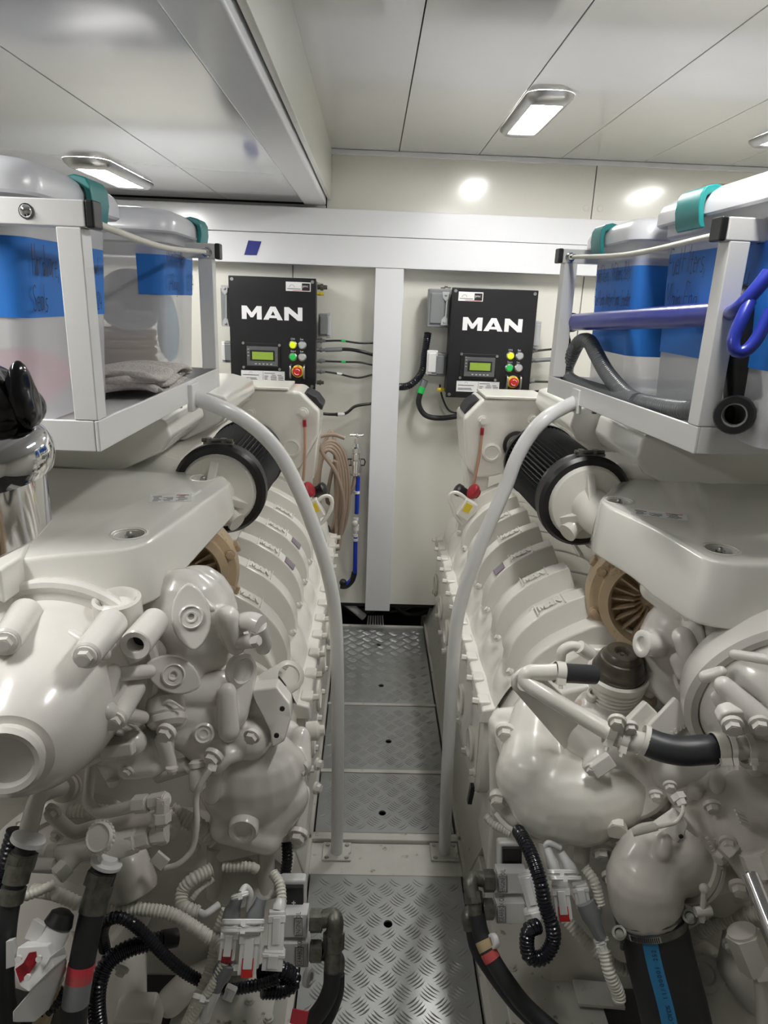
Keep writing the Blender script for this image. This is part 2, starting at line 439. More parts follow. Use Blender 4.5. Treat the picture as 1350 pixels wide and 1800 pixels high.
tread(2.355, 3.0, [(670, 1205), (666, 1133)])
struct(G().bb(FX0-.02, FX1+.02, 1.51, 1.625, -.04, .0), 'trim_7', 'paintw', bevel=.002)
g = G().bb(FX0-.02, FX1+.03, 1.627, 1.648, -.04, .012).bb(FX0-.02, FX1+.01, 1.650, 1.664, -.04, .004)
struct(g, 'trim_8', 'paintw', bevel=.003)
for y in (1.937, 2.337): struct(G().bb(FX0, FX1, y, y+.016, -.04, .003), 'trim_9', 'paintw', bevel=.002)
struct(G().bb(FX0, FX1, 3.0, 3.02, -.05, .008), 'trim_10', 'paintw', bevel=.002)
# engine bed girders
for s, nm in ((1, 'trim_11'), (-1, 'trim_12')):
    X = lambda u: CX+s*u
    g = G()
    g.bb(X(.214), X(.232), .3, 3.2, -.25, .012)
    g.prism([(X(.214+.012), .3, .0), (X(.46), .3, .0), (X(.46), .3, .085), (X(.25), .3, .085)], (0, 1.20, 0))
    g.prism([(X(.22), 1.50, .0), (X(.46), 1.50, .0), (X(.46), 1.50, .20), (X(.285), 1.50, .20)], (0, 1.6, 0))
    struct(g, nm, 'bed', bevel=.003)
    g = G()
    for px, py in (((830, 1640), (900, 1700)) if s > 0 else ((439, 1758), (472, 1790))):
        g.bolt(at(px, py, Z=.087), (0, 0, 1), .008, .005)
    g.build('bed_bolt', 'bed', bpy.data.objects[nm])
p = at(1052, 1748, Z=.10)
g = G().box(p+V((0, 0, 0)), (.10, .055, .008), Matrix.Rotation(-.08, 3, 'Z'))
for dx, dy in ((-.035, .012), (.03, .015), (.03, -.02)): g.bolt(p+V((dx, dy, .004)), (0, 0, 1), .006, .004)
g.build('bed_end_plate', 'bed', bpy.data.objects['trim_11'], bevel=.001)
# ceiling lights
def light(c, zc, label, group='ceiling lights'):
    L, W = .25, .068
    t = thing('ceiling_light', label, 'light', (c[0], c[1], zc), group)
    def ring(w, l, n=6, r=.05, z=0):
        pts = []
        for sx_, sy_, a0 in ((1, 1, 0), (-1, 1, 90), (-1, -1, 180), (1, -1, 270)):
            for k in range(n+1):
                a = math.radians(a0+90*k/n); pts.append(V((c[0]+sx_*(w-r)+r*math.cos(a), c[1]+sy_*(l-r)+r*math.sin(a), z)))
        return pts
    g = G(); n = 28
    rings = [ring(W, L, z=zc), ring(W*.98, L*.985, z=zc-.008), ring(W*.80, L*.90, r=.035, z=zc-.020), ring(W*.66, L*.74, r=.008, z=zc-.022), ring(W*.62, L*.72, r=.006, z=zc-.016)]
    vs = [p for r_ in rings for p in r_]; fs = []
    for j in range(4): fs += [(j*n+i, j*n+(i+1) % n, (j+1)*n+(i+1) % n, (j+1)*n+i) for i in range(n)]
    g.add(vs, fs).build('bezel', 'chrome' if False else 'steel', t)
    G().prism(ring(W*.63, L*.73, r=.006, z=zc-.019), (0, 0, .012)).build('diffuser', 'diff', t)
light((.474, 2.345), 2.0845, 'chrome-rimmed ceiling light lit on the right-hand ceiling panels')
light((-.84, 2.41), 1.8815, 'lit ceiling light on the glossy low soffit above the left bins')
light((.474, 1.02), 2.0845, 'ceiling light above and behind the viewer, right')
light((1.32, 2.345), 2.0845, 'ceiling light far right over the right engine, outside the view')
light((-.80, .72), 1.8815, 'ceiling light on the soffit behind the viewer, left')
# tape on the beam
p = at(443, 436, Y=2.923)
g = G().prism([p+V(q) for q in ((-.032, 0, -.027), (.018, 0, -.026), (.038, 0, .026), (-.014, 0, .028))], (0, .0012, 0))
tag(g.build('tape_piece', 'taped'), 'small piece of navy masking tape stuck on the white beam above the left control box', 'tape')
# ================================================================ HANDRAILS
def handrail(pts, label, pad, base, tip, tipdir):
    t = thing('handrail', label, 'handrail', base, 'tubular handrails at the walkway step')
    G().tube(resample(cr(pts, 12), .012), .0172, 20).build('rail_tube', 'white', t)
    b = V(base); pl = G().box(b+V((pad, .002, .004)), (.082, .066, .007)).build('base_plate', 'paintw', t, bevel=.002)
    for dx in (-.028, .028):
        for dy in (-.022, .024):
            g = G().cyl(b+V((pad+dx, dy, .0075)), b+V((pad+dx, dy, .0105)), .0068, .005, n=14)
            g.cyl(b+V((pad+dx, dy, .0100)), b+V((pad+dx, dy, .0112)), .003, n=6)
            g.build('screw', 'steel', pl)
    G().box(V(tip), (.012, .062, .058)).build('mounting_pad', 'white', t, bevel=.002)
    return t
L_ = [(-.055, 1.585, 0.0), at(594, 1300, Y=1.585), at(591, 1110, Y=1.585), at(577, 1010, Y=1.58), at(543, 905, Y=1.57), at(506, 822, Y=1.56), at(472, 774, Y=1.54), at(428, 737, Y=1.52), at(380, 713, Y=1.50), at(338, 699, X=-.388)]
handrail(L_, 'white tubular handrail curving up to the left shelf', .0, (-.055, 1.585, 0), at(340, 697, X=-.384), None)
R_ = [(.256, 1.59, 0.0), at(787, 1340, Y=1.59), at(799, 1130, Y=1.59), at(814, 1045, Y=1.59), at(850, 945, Y=1.59), at(888, 858, Y=1.60), at(905, 812, Y=1.60), at(928, 770, Y=1.60), at(962, 733, Y=1.60), at(1012, 706, X=.512)]
handrail(R_, 'white tubular handrail curving up to the right shelf', .0, (.256, 1.59, 0), at(1013, 704, X=.507), None)

# ================================================================ SHELVES
def shelf(near, far, s, ztop, depth, label):
    """near/far: inner bottom corners; s: outward side"""
    N, F = V((*near, 1.30)), V((*far, 1.30)); wv = (F-N); LEN = wv.length; wv.normalize()
    ov = V((wv.y, -wv.x, 0))*1.0
    if ov.x*s < 0: ov = -ov
    R = Matrix((ov, wv, V((0, 0, 1)))).transposed()
    def W(o, l, z): return N+ov*o+wv*l+V((0, 0, z-1.30))
    def bx(g, o0, o1, l0, l1, z0, z1): return g.box(W((o0+o1)/2, (l0+l1)/2, (z0+z1)/2), (o1-o0, l1-l0, z1-z0), R)
    t = thing('storage_shelf', label, 'shelf', W(depth/2, LEN/2, 1.30), 'welded storage shelves over the engines')
    T = .034
    bx(G(), 0, .006, 0, LEN, 1.30, 1.346).build('rim_rail', 'white', t, bevel=.002)
    bx(G(), 0.006, depth, 0, .008, 1.30, 1.346).build('rim_rail', 'white', t, bevel=.002)
    bx(G(), 0.006, depth, LEN-.008, LEN, 1.30, 1.346).build('rim_rail', 'white', t, bevel=.002)
    bx(G(), 0.006, depth, 0.008, LEN-.008, 1.31, 1.318).build('shelf_panel', 'white', t)
    caps = []
    for k, l0 in enumerate((.0, LEN-T)):
        bx(G(), 0.0, T, l0, l0+T, 1.346, ztop-T).build('post', 'white', t, bevel=.002)
        bx(G(), -.006, depth, l0, l0+T, ztop-T, ztop).build('top_rail', 'white', t, bevel=.002)
        bx(G(), -.018, -.006, l0+.001, l0+T-.001, ztop-T-.001, ztop+.001).build('end_cap', 'black', t, bevel=.003)
    # gusset webs: rounded inner corners
    # rope
    a, b = W(.012, T+.006, ztop-.020), W(.012, LEN-T-.006, ztop-.020)
    mid = (a+b)/2-V((0, 0, .012))
    rp = G().tube(resample(cr([a, mid, b], 12), .006), .0052, 10).build('rope', 'rope', t)
    for p, sg in ((a, 1), (b, -1)):
        g = G(); g.sph(p, .0075, 12); d = wv*sg
        g.cyl(p, p+d*.022, .0085, .0065, n=14)
        g.lathe([(.007, -.012), (.012, -.012), (.012, -.006), (.007, -.006)], p+d*.001, d, 16)
        g.tube([p+V((0, 0, 0))-d*.004+ov*.010*math.cos(q/8*math.pi)+V((0, 0, 1))*.010*math.sin(q/8*math.pi) for q in range(16)], .0028, 8, closed=True)
        g.build('rope_eye', 'chrome', t)
    p = W(.07, -.001, ztop-T/2)
    G().sph(p, (.0085, .006, .0085), 14).cyl(p, p+wv*.004, .010, n=16).build('bolt', 'chrome', t)
    for l in (.42*LEN,):
        q = W(.02, LEN*.62, 1.299); G().bolt(q, (0, 0, -1), .006, .008).build('bolt', 'oldsteel', t)
    return W, LEN
WLs, LL = shelf((-.391, .987), (-.385, 1.775), -1, 1.640, .62, 'white welded shelf frame on the left holding two bins and a towel')
WRs, LR = shelf((.545, 1.114), (.487, 1.885), 1, 1.668, .62, 'white welded shelf frame on the right holding bins, grey hose and blue pump')

# ================================================================ BINS
def rrect(cx, cy, w, l, r, z, n=5):
    pts = []
    for sx_, sy_, a0 in ((1, 1, 0), (-1, 1, 90), (-1, -1, 180), (1, -1, 270)):
        for k in range(n+1):
            a = math.radians(a0+90*k/n); pts.append(V((cx+sx_*(w/2-r)+r*math.cos(a), cy+sy_*(l/2-r)+r*math.sin(a), z)))
    return pts
def loft(g, rings, caps=(True, True)):
    n = len(rings[0]); k0 = [p for r in rings for p in r]
    fs = [(j*n+i, j*n+(i+1) % n, (j+1)*n+(i+1) % n, (j+1)*n+i) for j in range(len(rings)-1) for i in range(n)]
    if caps[0]: fs.append(tuple(reversed(range(n))))
    if caps[1]: fs.append(tuple(range((len(rings)-1)*n, len(rings)*n)))
    return g.add(k0, fs)
def rotz(g, c, a):
    R = Matrix.Rotation(a, 3, 'Z'); c = V(c)
    g.v = [c+R @ (p-c) for p in g.v]; return g
def bin_(face_x, s, y0, y1, z0, z1, width, label, latch_y, rot=0, tapez=None, texts=(), taper=.93, lidover=.028, latchw=.075, tape_end=True, tape_front=.35):
    cx, cy, w, l = face_x+s*width/2, (y0+y1)/2, width, y1-y0
    c = V((cx, cy, z0)); piv = V((face_x, cy, z0))
    t = thing('storage_bin', label, 'bin', c, 'latching storage bins on the shelves')
    def ring(k, z, r=.03): return rrect(cx, cy, w*k, l*(1-(1-k)*w/l), r, z)
    def kk(z): return taper+(1-taper)*(z-z0)/(z1-z0)
    F = lambda g: rotz(g, piv, rot)
    g = G(); loft(g, [ring(taper*.985, z0, .02), ring(taper, z0+.008), ring(kk(z0+.2), z0+.2), ring(1, z1-.05)], (True, False))
    loft(g, [ring(1.0, z1-.05), ring(1.03, z1-.046), ring(1.035, z1), ], (False, False))
    F(g).build('body', 'bin', t)
    ow, ol = w+lidover*2, l+lidover*2
    def lring(e, z, r=.05): return rrect(cx, cy, ow-e*2, ol-e*2, r, z, 7)
    g = G(); loft(g, [lring(.004, z1-.028), lring(0, z1-.024), lring(0, z1-.004), lring(.006, z1+.010, .05), lring(.02, z1+.020, .05), lring(.05, z1+.025, .06), lring(.065, z1+.018, .06)], (False, True))
    F(g).build('lid', 'lid', t)
    # wrap latch on aisle side: extruded C section
    fx = face_x-s*(lidover+.0)
    sec = [(-.030, .020), (-.012, .024), (.006, .020), (.013, .008), (.014, -.014), (.009, -.040), (.004, -.048), (-.004, -.046), (.0, -.036), (.004, -.012), (.002, .004), (-.008, .010), (-.030, .010)]
    g = G().prism([V((fx-s*a, latch_y-latchw/2, z1+b)) for a, b in sec], (0, latchw, 0))
    F(g).build('latch', 'teal', t, bevel=.003)
    if tapez:
        a0, a1 = tapez
        def fxz(z): return face_x+s*(w/2)*(1-kk(z))-s*.0015
        def yl(z, e): 
            hl = (l*(1-(1-kk(z))*w/l))/2-.0; return cy+e*hl
        g = G(); pts = []
        rows = []
        for z in (a0, a1):
            rr = rrect(cx, cy, w*kk(z)+.003, l*(1-(1-kk(z))*w/l)+.003, .03, z)
            rows.append(rr)
        # ring order: corners (+,+),(-,+),(-,-),(+,-); aisle side is -s in x
        n = 6
        if s > 0: idx = list(range(n, 2*n))+list(range(2*n, 3*n))       # (-,+) to (-,-)
        else: idx = list(range(0, n))[::-1]+list(range(3*n, 4*n))[::-1]
        Aside = [[r[i] for i in idx] for r in rows]
        # ensure the run ends with the near corner, then extend along near face
        for r in Aside:
            e = r[-1]; f_ = V((face_x+s*(w*tape_front), e.y, e.z)); r.append(f_)
        m_ = len(Aside[0])
        g.add(Aside[0]+Aside[1], [(i, i+1, m_+i+1, m_+i) for i in range(m_-1)])
        tp = F(g).build('label_tape', 'tape', t)
        ux, uy = V((0, -1 if s > 0 else 1, 0)), V((0, 0, 1))
        if s > 0: ux = V((0, -1, 0))
        tilt = V((s*(w/2)*(kk(a0)-kk(a1))*-1, 0, a1-a0)); uy = V(((fxz(a1)-fxz(a0)), 0, a1-a0)).normalized()
        R = Matrix.Rotation(rot, 3, 'Z')
        for (txt, yy, zz, h, sq) in texts:
            o = V((fxz(zz)-s*.002, yy, zz)); o = piv+R @ (o-piv)
            hand('handwriting', txt, t, o, R @ ux, R @ uy, h, squeeze=sq)
    return t
# bins: camera-derived spans
bin_(-.49, -1, 1.025, 1.36, 1.325, 1.675, .42, 'near left bin with wide blue tape reading Hardware, Bowl, Seals', at(163, 356, X=-.462).y, tapez=(1.484, 1.595),
     texts=[('Hardware,', 1.050, 1.545, .042, .37), ('T', 1.150, 1.545, .040, .6), ('Bowl', 1.262, 1.552, .030, .52), ('Seals', 1.046, 1.494, .036, .48), ('2/24', 1.266, 1.494, .028, .55)])
bin_(-.455, -1, 1.585, 1.865, 1.325, 1.675, .38, 'far left bin with blue tape reading Oil Spill Absorber, O-Rings', 1.80, tapez=(1.520, 1.622), tape_front=.16,
     texts=[('Oil Spill Absorber,', 1.60, 1.592, .032, .52), ('O-Rings', 1.61, 1.532, .034, .62), ('2/24', 1.775, 1.535, .034, .62)])
bin_(.575, 1, 1.57, 1.885, 1.325, 1.695, .40, 'far right bin with blue tape reading Fuel Filters, Oil Filters, Belts', at(1058, 425, X=.55).y, tapez=(1.425, 1.635), tape_front=.6, rot=.0,
     texts=[('Fuel Filters, Oil Filters, Belts', 1.850, 1.592, .036, .42), ('Fuel Pump, Water Pump, Impeller', 1.850, 1.535, .034, .43)])
bin_(.60, 1, 1.03, 1.50, 1.325, 1.715, .42, 'near right bin with blue tape reading Fuel Filters, Impellers, Main Engine', at(1222, 372, X=.575).y, tapez=(1.445, 1.655), tape_front=.6, latchw=.10,
     texts=[('Fuel Filters,', 1.462, 1.598, .048, .5), ('Impellers', 1.245, 1.635, .036, .7), ('Main Eng', 1.462, 1.53, .048, .62), ('2/24', 1.225, 1.56, .040, .75)])
# contents visible through the plastic
def lump(c, r, seed, n=20, amp=.18, R=None):
    rnd = random.Random(seed); g = G().sph((0, 0, 0), 1, n)
    k = [(V((rnd.gauss(0, 1), rnd.gauss(0, 1), rnd.gauss(0, 1))).normalized(), rnd.uniform(1.5, 5), rnd.uniform(0, 6)) for _ in range(9)]
    out = []
    for p in g.v:
        f = 1+sum(amp/3*math.sin(a.dot(p)*q+w_) for a, q, w_ in k)
        out.append(V(c)+V((p.x*r[0]*f, p.y*r[1]*f, p.z*r[2]*f)))
    g.v = out; return g
def top(g, name, m, label, cat, group=None, **k):
    return tag(g.build(name, m, **k), label, cat, group)
top(lump((-.62, 1.22, 1.375), (.10, .09, .045), 3), 'gasket_bag', 'pink', 'pink packet showing through the near left bin', 'packet')
g = G()
for k in range(5): g.tube([V((-.63+.10*math.cos(a/24*2*math.pi), 1.70+.085*math.sin(a/24*2*math.pi), 1.345+.021*k)) for a in range(24)], .011, 10, closed=True)
top(g, 'filter_coil', 'tan', 'tan coiled hose showing through the far left bin', 'hose')
g = G().lathe([(.045, 0), (.07, .0), (.07, .03), (.045, .03)], (-.56, 1.66, 1.50), (.4, -1, .2), 28)
top(g, 'roll_of_tape', 'greyl', 'pale round roll behind the wall of the far left bin', 'roll')
top(lump((-.505, 1.76, 1.44), (.018, .05, .08), 5), 'blue_pouch', 'bluel', 'pale blue pouch standing in the far left bin', 'pouch')
# towel
def towel():
    g = G()
    for k in range(3):
        n, m_ = 26, 8; vs = []
        for i in range(n):
            for j in range(m_):
                u, v = i/(n-1), j/(m_-1); x = -.415-.17*v-.01*math.sin(u*9+k); y = 1.36+.25*u+.012*math.sin(v*7+k*2)
                z = 1.330+.0140*k+.007*math.sin(u*14+v*5+k)+.018*max(0, math.sin(v*3.1+.3))*(1-u*.6)
                vs.append(V((x, y, z)))
        f = [(i*m_+j, (i+1)*m_+j, (i+1)*m_+j+1, i*m_+j+1) for i in range(n-1) for j in range(m_-1)]
        g.add(vs, f)
    o = g.build('towel', 'towel'); s = o.modifiers.new('s', 'SOLIDIFY'); s.thickness = .014; s.offset = 0
    b = o.modifiers.new('b', 'SUBSURF'); b.levels = b.render_levels = 1
    tag(o, 'folded grey terry towel lying on the left shelf between the bins', 'towel')
towel()

# ================================================================ RIGHT SHELF CONTENTS: hose, pump
pts = [at(1325, 735, Y=1.14), at(1240, 722, Y=1.17), at(1180, 718, X=.565), at(1110, 700, X=.56), at(1070, 660, X=.555), at(1048, 622, X=.55), at(1035, 600, X=.545), at(1018, 602, X=.54), at(1004, 628, X=.535), at(995, 655, X=.532), at(1010, 672, X=.54), at(1060, 690, X=.555), at(1120, 706, X=.552)]
top(G().corr(pts, .0185, .0085, .10, 14), 'corrugated_hose', 'corrg', 'grey corrugated hose looped along the right shelf', 'hose')
tp = thing('hand_pump', 'blue tubular hand pump with looped handle and black barrel on right shelf', 'pump', at(1290, 700, Y=1.12))
a, b = at(1003, 567, X=.535), at(1268, 552, Y=1.185)
G().tube(resample([a, b], .05), .0215, 24).build('barrel', 'bluet', tp)
g = G().lathe([(.0225, -.004), (.0250, .0), (.0250, .012), (.0225, .014)], a, b-a, 24); g.cyl(a-(b-a).normalized()*.003, a, .0225, n=24)
g.build('end_ring', 'black', tp)
h = [at(1268, 552, Y=1.185), at(1282, 551, Y=1.12), at(1300, 540, Y=1.07), at(1330, 508, Y=1.06), at(1352, 480, Y=1.06)]
G().tube(resample(cr(h, 8), .01), .011, 14).build('handle_stem', 'bluet', tp)
h2 = [at(1318, 530, Y=1.06), at(1304, 560, Y=1.05), at(1290, 595, Y=1.045), at(1292, 615, Y=1.04), at(1308, 618, Y=1.035), at(1330, 596, Y=1.035), at(1356, 545, Y=1.04)]
G().tube(resample(cr(h2, 8), .006), .0095, 14).build('handle_loop', 'bluet', tp)
g = G(); g.tube([at(1300, 525, Y=1.14), at(1302, 600, Y=1.14), at(1306, 700, Y=1.14)], [.024, .027, .030], 24)
g.sph(at(1299, 528, Y=1.14), .024, 18)
g.build('pump_housing', 'black', tp)
e = at(1290, 730, Y=1.075); e2 = at(1300, 722, Y=1.16)
g = G().lathe([(.020, .0), (.029, .0), (.031, .004), (.031, .022), (.027, .026), (.027, .07), (.020, .07)], e, e2-e, 28, ring=True)
g.build('hose_socket', 'rubber', tp)
g = G()
for k in range(4): g.tube([e+(e2-e).normalized()*(.006+.007*k)+(axes(e2-e)[0]*math.cos(q/20*2*math.pi)+axes(e2-e)[1]*math.sin(q/20*2*math.pi))*.0185 for q in range(20)], .002, 6, closed=True)
g.build('spring_coil', 'greyl', tp)
# small dark cords behind the pump
g = G().tube(resample(cr([at(990, 560, X=.53), at(982, 600, X=.53), at(992, 618, X=.53), at(1002, 600, X=.53), at(992, 570, X=.53)], 8), .01), .0028, 8)
top(g, 'cord', 'black', 'thin black cord looped round the far end of the blue pump', 'cord')
# jar behind the bins
p = at(1262, 340, Y=1.80)
t = thing('jar', 'small round jar with a tan cap standing behind the near right bin', 'jar', p)
G().lathe([(.035, -.08), (.042, -.07), (.042, -.008), (.036, 0)], p-V((0, 0, .005)), (0, 0, 1), 28).build('jar_body', 'amber', t)
G().lathe([(.040, 0), (.043, .004), (.043, .016), (.039, .020), (.01, .022)], p-V((0, 0, .004)), (0, 0, 1), 28).build('jar_lid', 'tan', t)

# ================================================================ CONTROL BOXES
def control_box(pxc, label, stick_u, right):
    YF = 2.86
    TL, TR, BL = at(*pxc[0], Y=YF), at(*pxc[1], Y=YF), at(*pxc[2], Y=YF)
    W_, H_ = TR.x-TL.x, TL.z-BL.z
    W_ = .345; H_ = .435
    def U(u, v, d=0): return V((TL.x+u*W_, YF-d, TL.z-v*H_))
    t = thing('control_box', label, 'control box', U(.5, .5, -.06), 'black engine control boxes on the back wall')
    def fb(u0, v0, u1, v1, d0, d1, name, m, par=t, bevel=.0015):
        return G().bb(U(u0, 0).x, U(u1, 0).x, YF-d0, YF-d1, U(0, v0).z, U(0, v1).z).build(name, m, par, bevel=bevel)
    fb(.02, .015, .98, .985, -.138, -.004, 'housing', 'boxblk', bevel=.004)
    door = fb(0, 0, 1, 1, -.003, .012, 'door', 'boxblk', bevel=.003)
    ux, uy = V((1, 0, 0)), V((0, 0, 1))
    for u, v in ((.04, .03), (.96, .03), (.04, .97), (.96, .97)):
        p = U(u, v, .012); G().cyl(p, p-V((0, .002, 0)), .0065, n=16).cyl(p-V((0, .002, 0)), p-V((0, .0024, 0)), .003, n=6).build('door_screw', 'steel', door)
    man_letters(U(.145, .375, .0122), ux, uy, .70*W_, .118*H_, .0012).build('lettering', 'logo', door, smooth=False)
    # maker sticker
    s = fb(stick_u, .035, stick_u+.285, .115, .0118, .0128, 'sticker', 'paper', door, 0)
    fb(stick_u+.185, .045, stick_u+.275, .108, .0128, .0133, 'sticker_block', 'black', s, 0)
    g = G().bb(U(stick_u+.015, 0).x, U(stick_u+.17, 0).x, YF-.0128, YF-.0132, U(0, .092).z, U(0, .098).z)
    g.tube([U(stick_u+.07+.028*math.cos(a*math.pi/8), .082-.022*math.sin(a*math.pi/8), .0131) for a in range(9)], .0006, 4)
    g.build('sticker_print', 'print', s)
    G().bb(U(stick_u+.08, 0).x, U(stick_u+.26, 0).x, YF-.0133, YF-.0136, U(0, .106).z, U(0, .110).z).build('sticker_print', 'printr', s)
    text('sticker_text', 'pmc', 'logo', s, U(stick_u+.192, .078, .0134), ux, uy, .013)
    # display
    d = fb(.15, .585, .585, .815, .012, .018, 'display_frame', 'boxblk', t)
    for u, v in ((.155, .59), (.578, .60), (.155, .81), (.578, .82)):
        p = U(u, v, .016); G().cyl(p, p-V((0, .004, 0)), .0055, n=14).build('frame_screw', 'steel', d)
    fb(.195, .615, .56, .795, .018, .021, 'display_window', 'glass', d)
    fb(.235, .65, .525, .745, .021, .0222, 'display_bezel', 'black', d, 0)
    fb(.26, .665, .505, .735, .0222, .0229, 'lcd_screen', 'lcd', d, 0)
    g = G()
    for k in range(5): g.box(U(.30+.045*k, .775, .0213), (.008, .0005, .004))
    g.build('display_print', 'greyl', d)
    for k in range(3):
        g = G().bb(U(.205, 0).x, U(.225, 0).x, YF-.021, YF-.0215, U(0, .64+.03*k).z, U(0, .645+.03*k).z)
        g.build('display_print', 'greyl', d)
    # push buttons
    for (u, v, m, s_) in ((.735, .592, 'yel', 'ON'), (.845, .592, 'greyl', 'Set'), (.735, .702, 'green', 'Start'), (.845, .702, 'greyl', 'Set')):
        p = U(u, v, .012)
        b = G().lathe([(.017, 0), (.017, .006), (.014, .009), (.0135, .006)], p, (0, -1, 0), 28).build('push_button', 'steel', t)
        G().lathe([(.0135, .004), (.0135, .010), (.011, .012)], p, (0, -1, 0), 28).build('button_cap', m, b)
        text('button_text', s_, 'logo', b, U(u-.028, v-.045, .0125), ux, uy, .011)
    # emergency stop
    p = U(.792, .832, .012)
    e = G().lathe([(.025, 0), (.025, .004), (.021, .007)], p, (0, -1, 0), 32).build('stop_collar', 'yell', t)
    c = G().lathe([(.013, .005), (.0135, .016), (.0185, .018), (.019, .026), (.016, .030), (.004, .031)], p, (0, -1, 0), 32).build('stop_button', 'red', t)
    for a0 in (.3, 3.44):
        g = G().tube([p+V((.011*math.cos(a0+k*.17), -.0315, .011*math.sin(a0+k*.17))) for k in range(12)], .0012, 5)
        g.build('stop_arrow', 'logo', c)
    text('stop_text', 'STOP', 'print', e, p+V((-.012, -.0072, .0185)), ux, uy, .008)
    for u in (.712, .872):
        a, b = U(u, .775, .012), U(u, .895, .012); f_ = V((0, -.028, 0))
        G().tube(cr([a, a+f_*.9+V((0, 0, -.004)), (a+b)/2+f_*1.05, b+f_*.9+V((0, 0, .004)), b], 6), .004, 10).build('guard_handle', 'steel', t)
    # data label
    l = fb(.12, .84, .635, .94, .0118, .013, 'data_label', 'paper', t, 0)
    g = G()
    for k, (u0, u1, v) in enumerate(((.14, .33, .877), (.14, .30, .905), (.14, .31, .917), (.395, .52, .857), (.395, .44, .885), (.395, .43, .900), (.395, .43, .915), (.48, .53, .873), (.55, .60, .873), (.47, .54, .888), (.47, .54, .902), (.47, .54, .917), (.56, .62, .888), (.56, .62, .902), (.56, .62, .917))):
        g.bb(U(u0, 0).x, U(u1, 0).x, YF-.0131, YF-.0135, U(0, v).z, U(0, v+.006).z)
    g.bb(U(.378, 0).x, U(.382, 0).x, YF-.0131, YF-.0135, U(0, .845).z, U(0, .935).z)
    g.tube([U(.235+.018*math.cos(a*math.pi/8), .862-.012*math.sin(a*math.pi/8), .0134) for a in range(9)], .0006, 4)
    g.build('label_print', 'print', l)
    return t, U
boxL, UL = control_box(((402, 484), (557, 490), (408, 682)), 'black control box on the back wall left of the white post', .655, False)
boxR, UR = control_box(((795, 505), (950, 508), (790, 700)), 'black control box on the back wall right of the white post', .075, True)
def conn_block(p, sx_, sz_, m, par, ribs=4, depth=.06):
    g = G().box(p, (sx_, depth, sz_))
    g.box(p+V((0, -depth/2-.003, 0)), (sx_*.75, .008, sz_*.8))
    return g.build('plug_connector', m, par, bevel=.004)
def levers(p, h, m, par):
    g = G()
    for s in (-1, 1):
        z = p.z+s*h/2
        g.prism([V((p.x-.014, p.y, z)), V((p.x+.014, p.y, z)), V((p.x+.010, p.y, z-s*.028)), V((p.x, p.y, z-s*.036)), V((p.x-.012, p.y, z-s*.022))], (0, -.006, 0))
        g.sph(V((p.x, p.y-.006, z-s*.012)), .006, 10)
    g.tube([V((p.x+.004, p.y-.004, p.z-h*.28)), V((p.x+.006, p.y-.004, p.z+h*.28))], .003, 8)
    return g.build('locking_lever', m, par)
# left box sides
q = conn_block(UL(-.075, .28, -.07), .035, .15, 'grey', boxL); levers(UL(-.07, .27, -.035), .16, 'greyl', q)
conn_block(UL(-.055, .69, -.07), .04, .085, 'grey', boxL)
q = conn_block(UL(-.11, .69, -.07), .02, .085, 'paper', boxL)
conn_block(UL(1.09, .41, -.07), .05, .09, 'grey', boxL)
q = conn_block(UL(1.14, .41, -.07), .018, .10, 'greyl', boxL)
def gland(U_, u, v, par, sgn=1, m='grey', r=.008, l=.035):
    p = U_(u, v, -.06); d = V((sgn, 0, 0))
    return G().lathe([(r, 0), (r, .012), (r*1.35, .013), (r*1.35, l*.6), (r*.9, l*.62), (r*.8, l)], p, d, 12).build('cable_gland', m, par)
for v in (.556, .64, .745, .845): gland(UL, 1.0, v, boxL, r=.0075)
gland(UL, 1.0, .07, boxL, m='oldsteel', r=.010, l=.04); gland(UL, 1.0, .13, boxL, m='yell', r=.007, l=.026); gland(UL, 1.0, .95, boxL, m='oldsteel', r=.009, l=.03)
def cable(pts, r, label, name='cable', m='black', group=None, corr=None, marks=()):
    t = None
    pp = cr(pts, 10)
    if marks:
        t = thing(name, label, 'cable', pts[0], group)
        (G().corr(pts, r, corr) if corr else G().tube(resample(pp, .008), r, 10)).build('sheath', m, t)
        for (k, ln, mm) in marks:
            i = int(k*(len(pp)-1)); a = pp[i]; b = a+(pp[min(i+1, len(pp)-1)]-pp[i-1 if i else 0]).normalized()*ln
            G().cyl(a, b, r*1.25, n=14).build('marker_sleeve', mm, t)
        return t
    g = G().corr(pts, r, corr) if corr else G().tube(resample(pp, .008), r, 10)
    return top(g, name, m, label, 'cable', group)
def q_(px, py, Y=2.93): return at(px, py, Y=Y)
XP = .012
cable([UL(1.1, .556, -.06), q_(600, 599), q_(630, 603), q_(657, 603, 2.945)], .0042, 'thin cable with green sleeve, topmost leaving the left control box', marks=[(.35, .018, 'green')])
cable([UL(1.1, .64, -.06), q_(610, 614), q_(635, 618), q_(657, 624, 2.945)], .0075, 'thicker cable with grey plug, second down from the left control box', marks=[(.0, .07, 'grey')])
cable([UL(1.1, .745, -.06), q_(600, 636), q_(632, 637), q_(657, 642, 2.945)], .0042, 'thin cable with green sleeve, third down from the left control box', marks=[(.35, .018, 'green')])
cable([UL(1.1, .845, -.06), q_(595, 657), q_(628, 664), q_(657, 658, 2.945)], .0042, 'thin cable with white marker, lowest from the left control box', marks=[(.3, .022, 'paper')])
cable([q_(552, 724, 2.9), q_(575, 728), q_(606, 727), q_(625, 714), q_(657, 709, 2.95)], .0065, 'black cable with white sleeve running under the left control box to the post', marks=[(.42, .03, 'paper'), (.38, .008, 'black')])
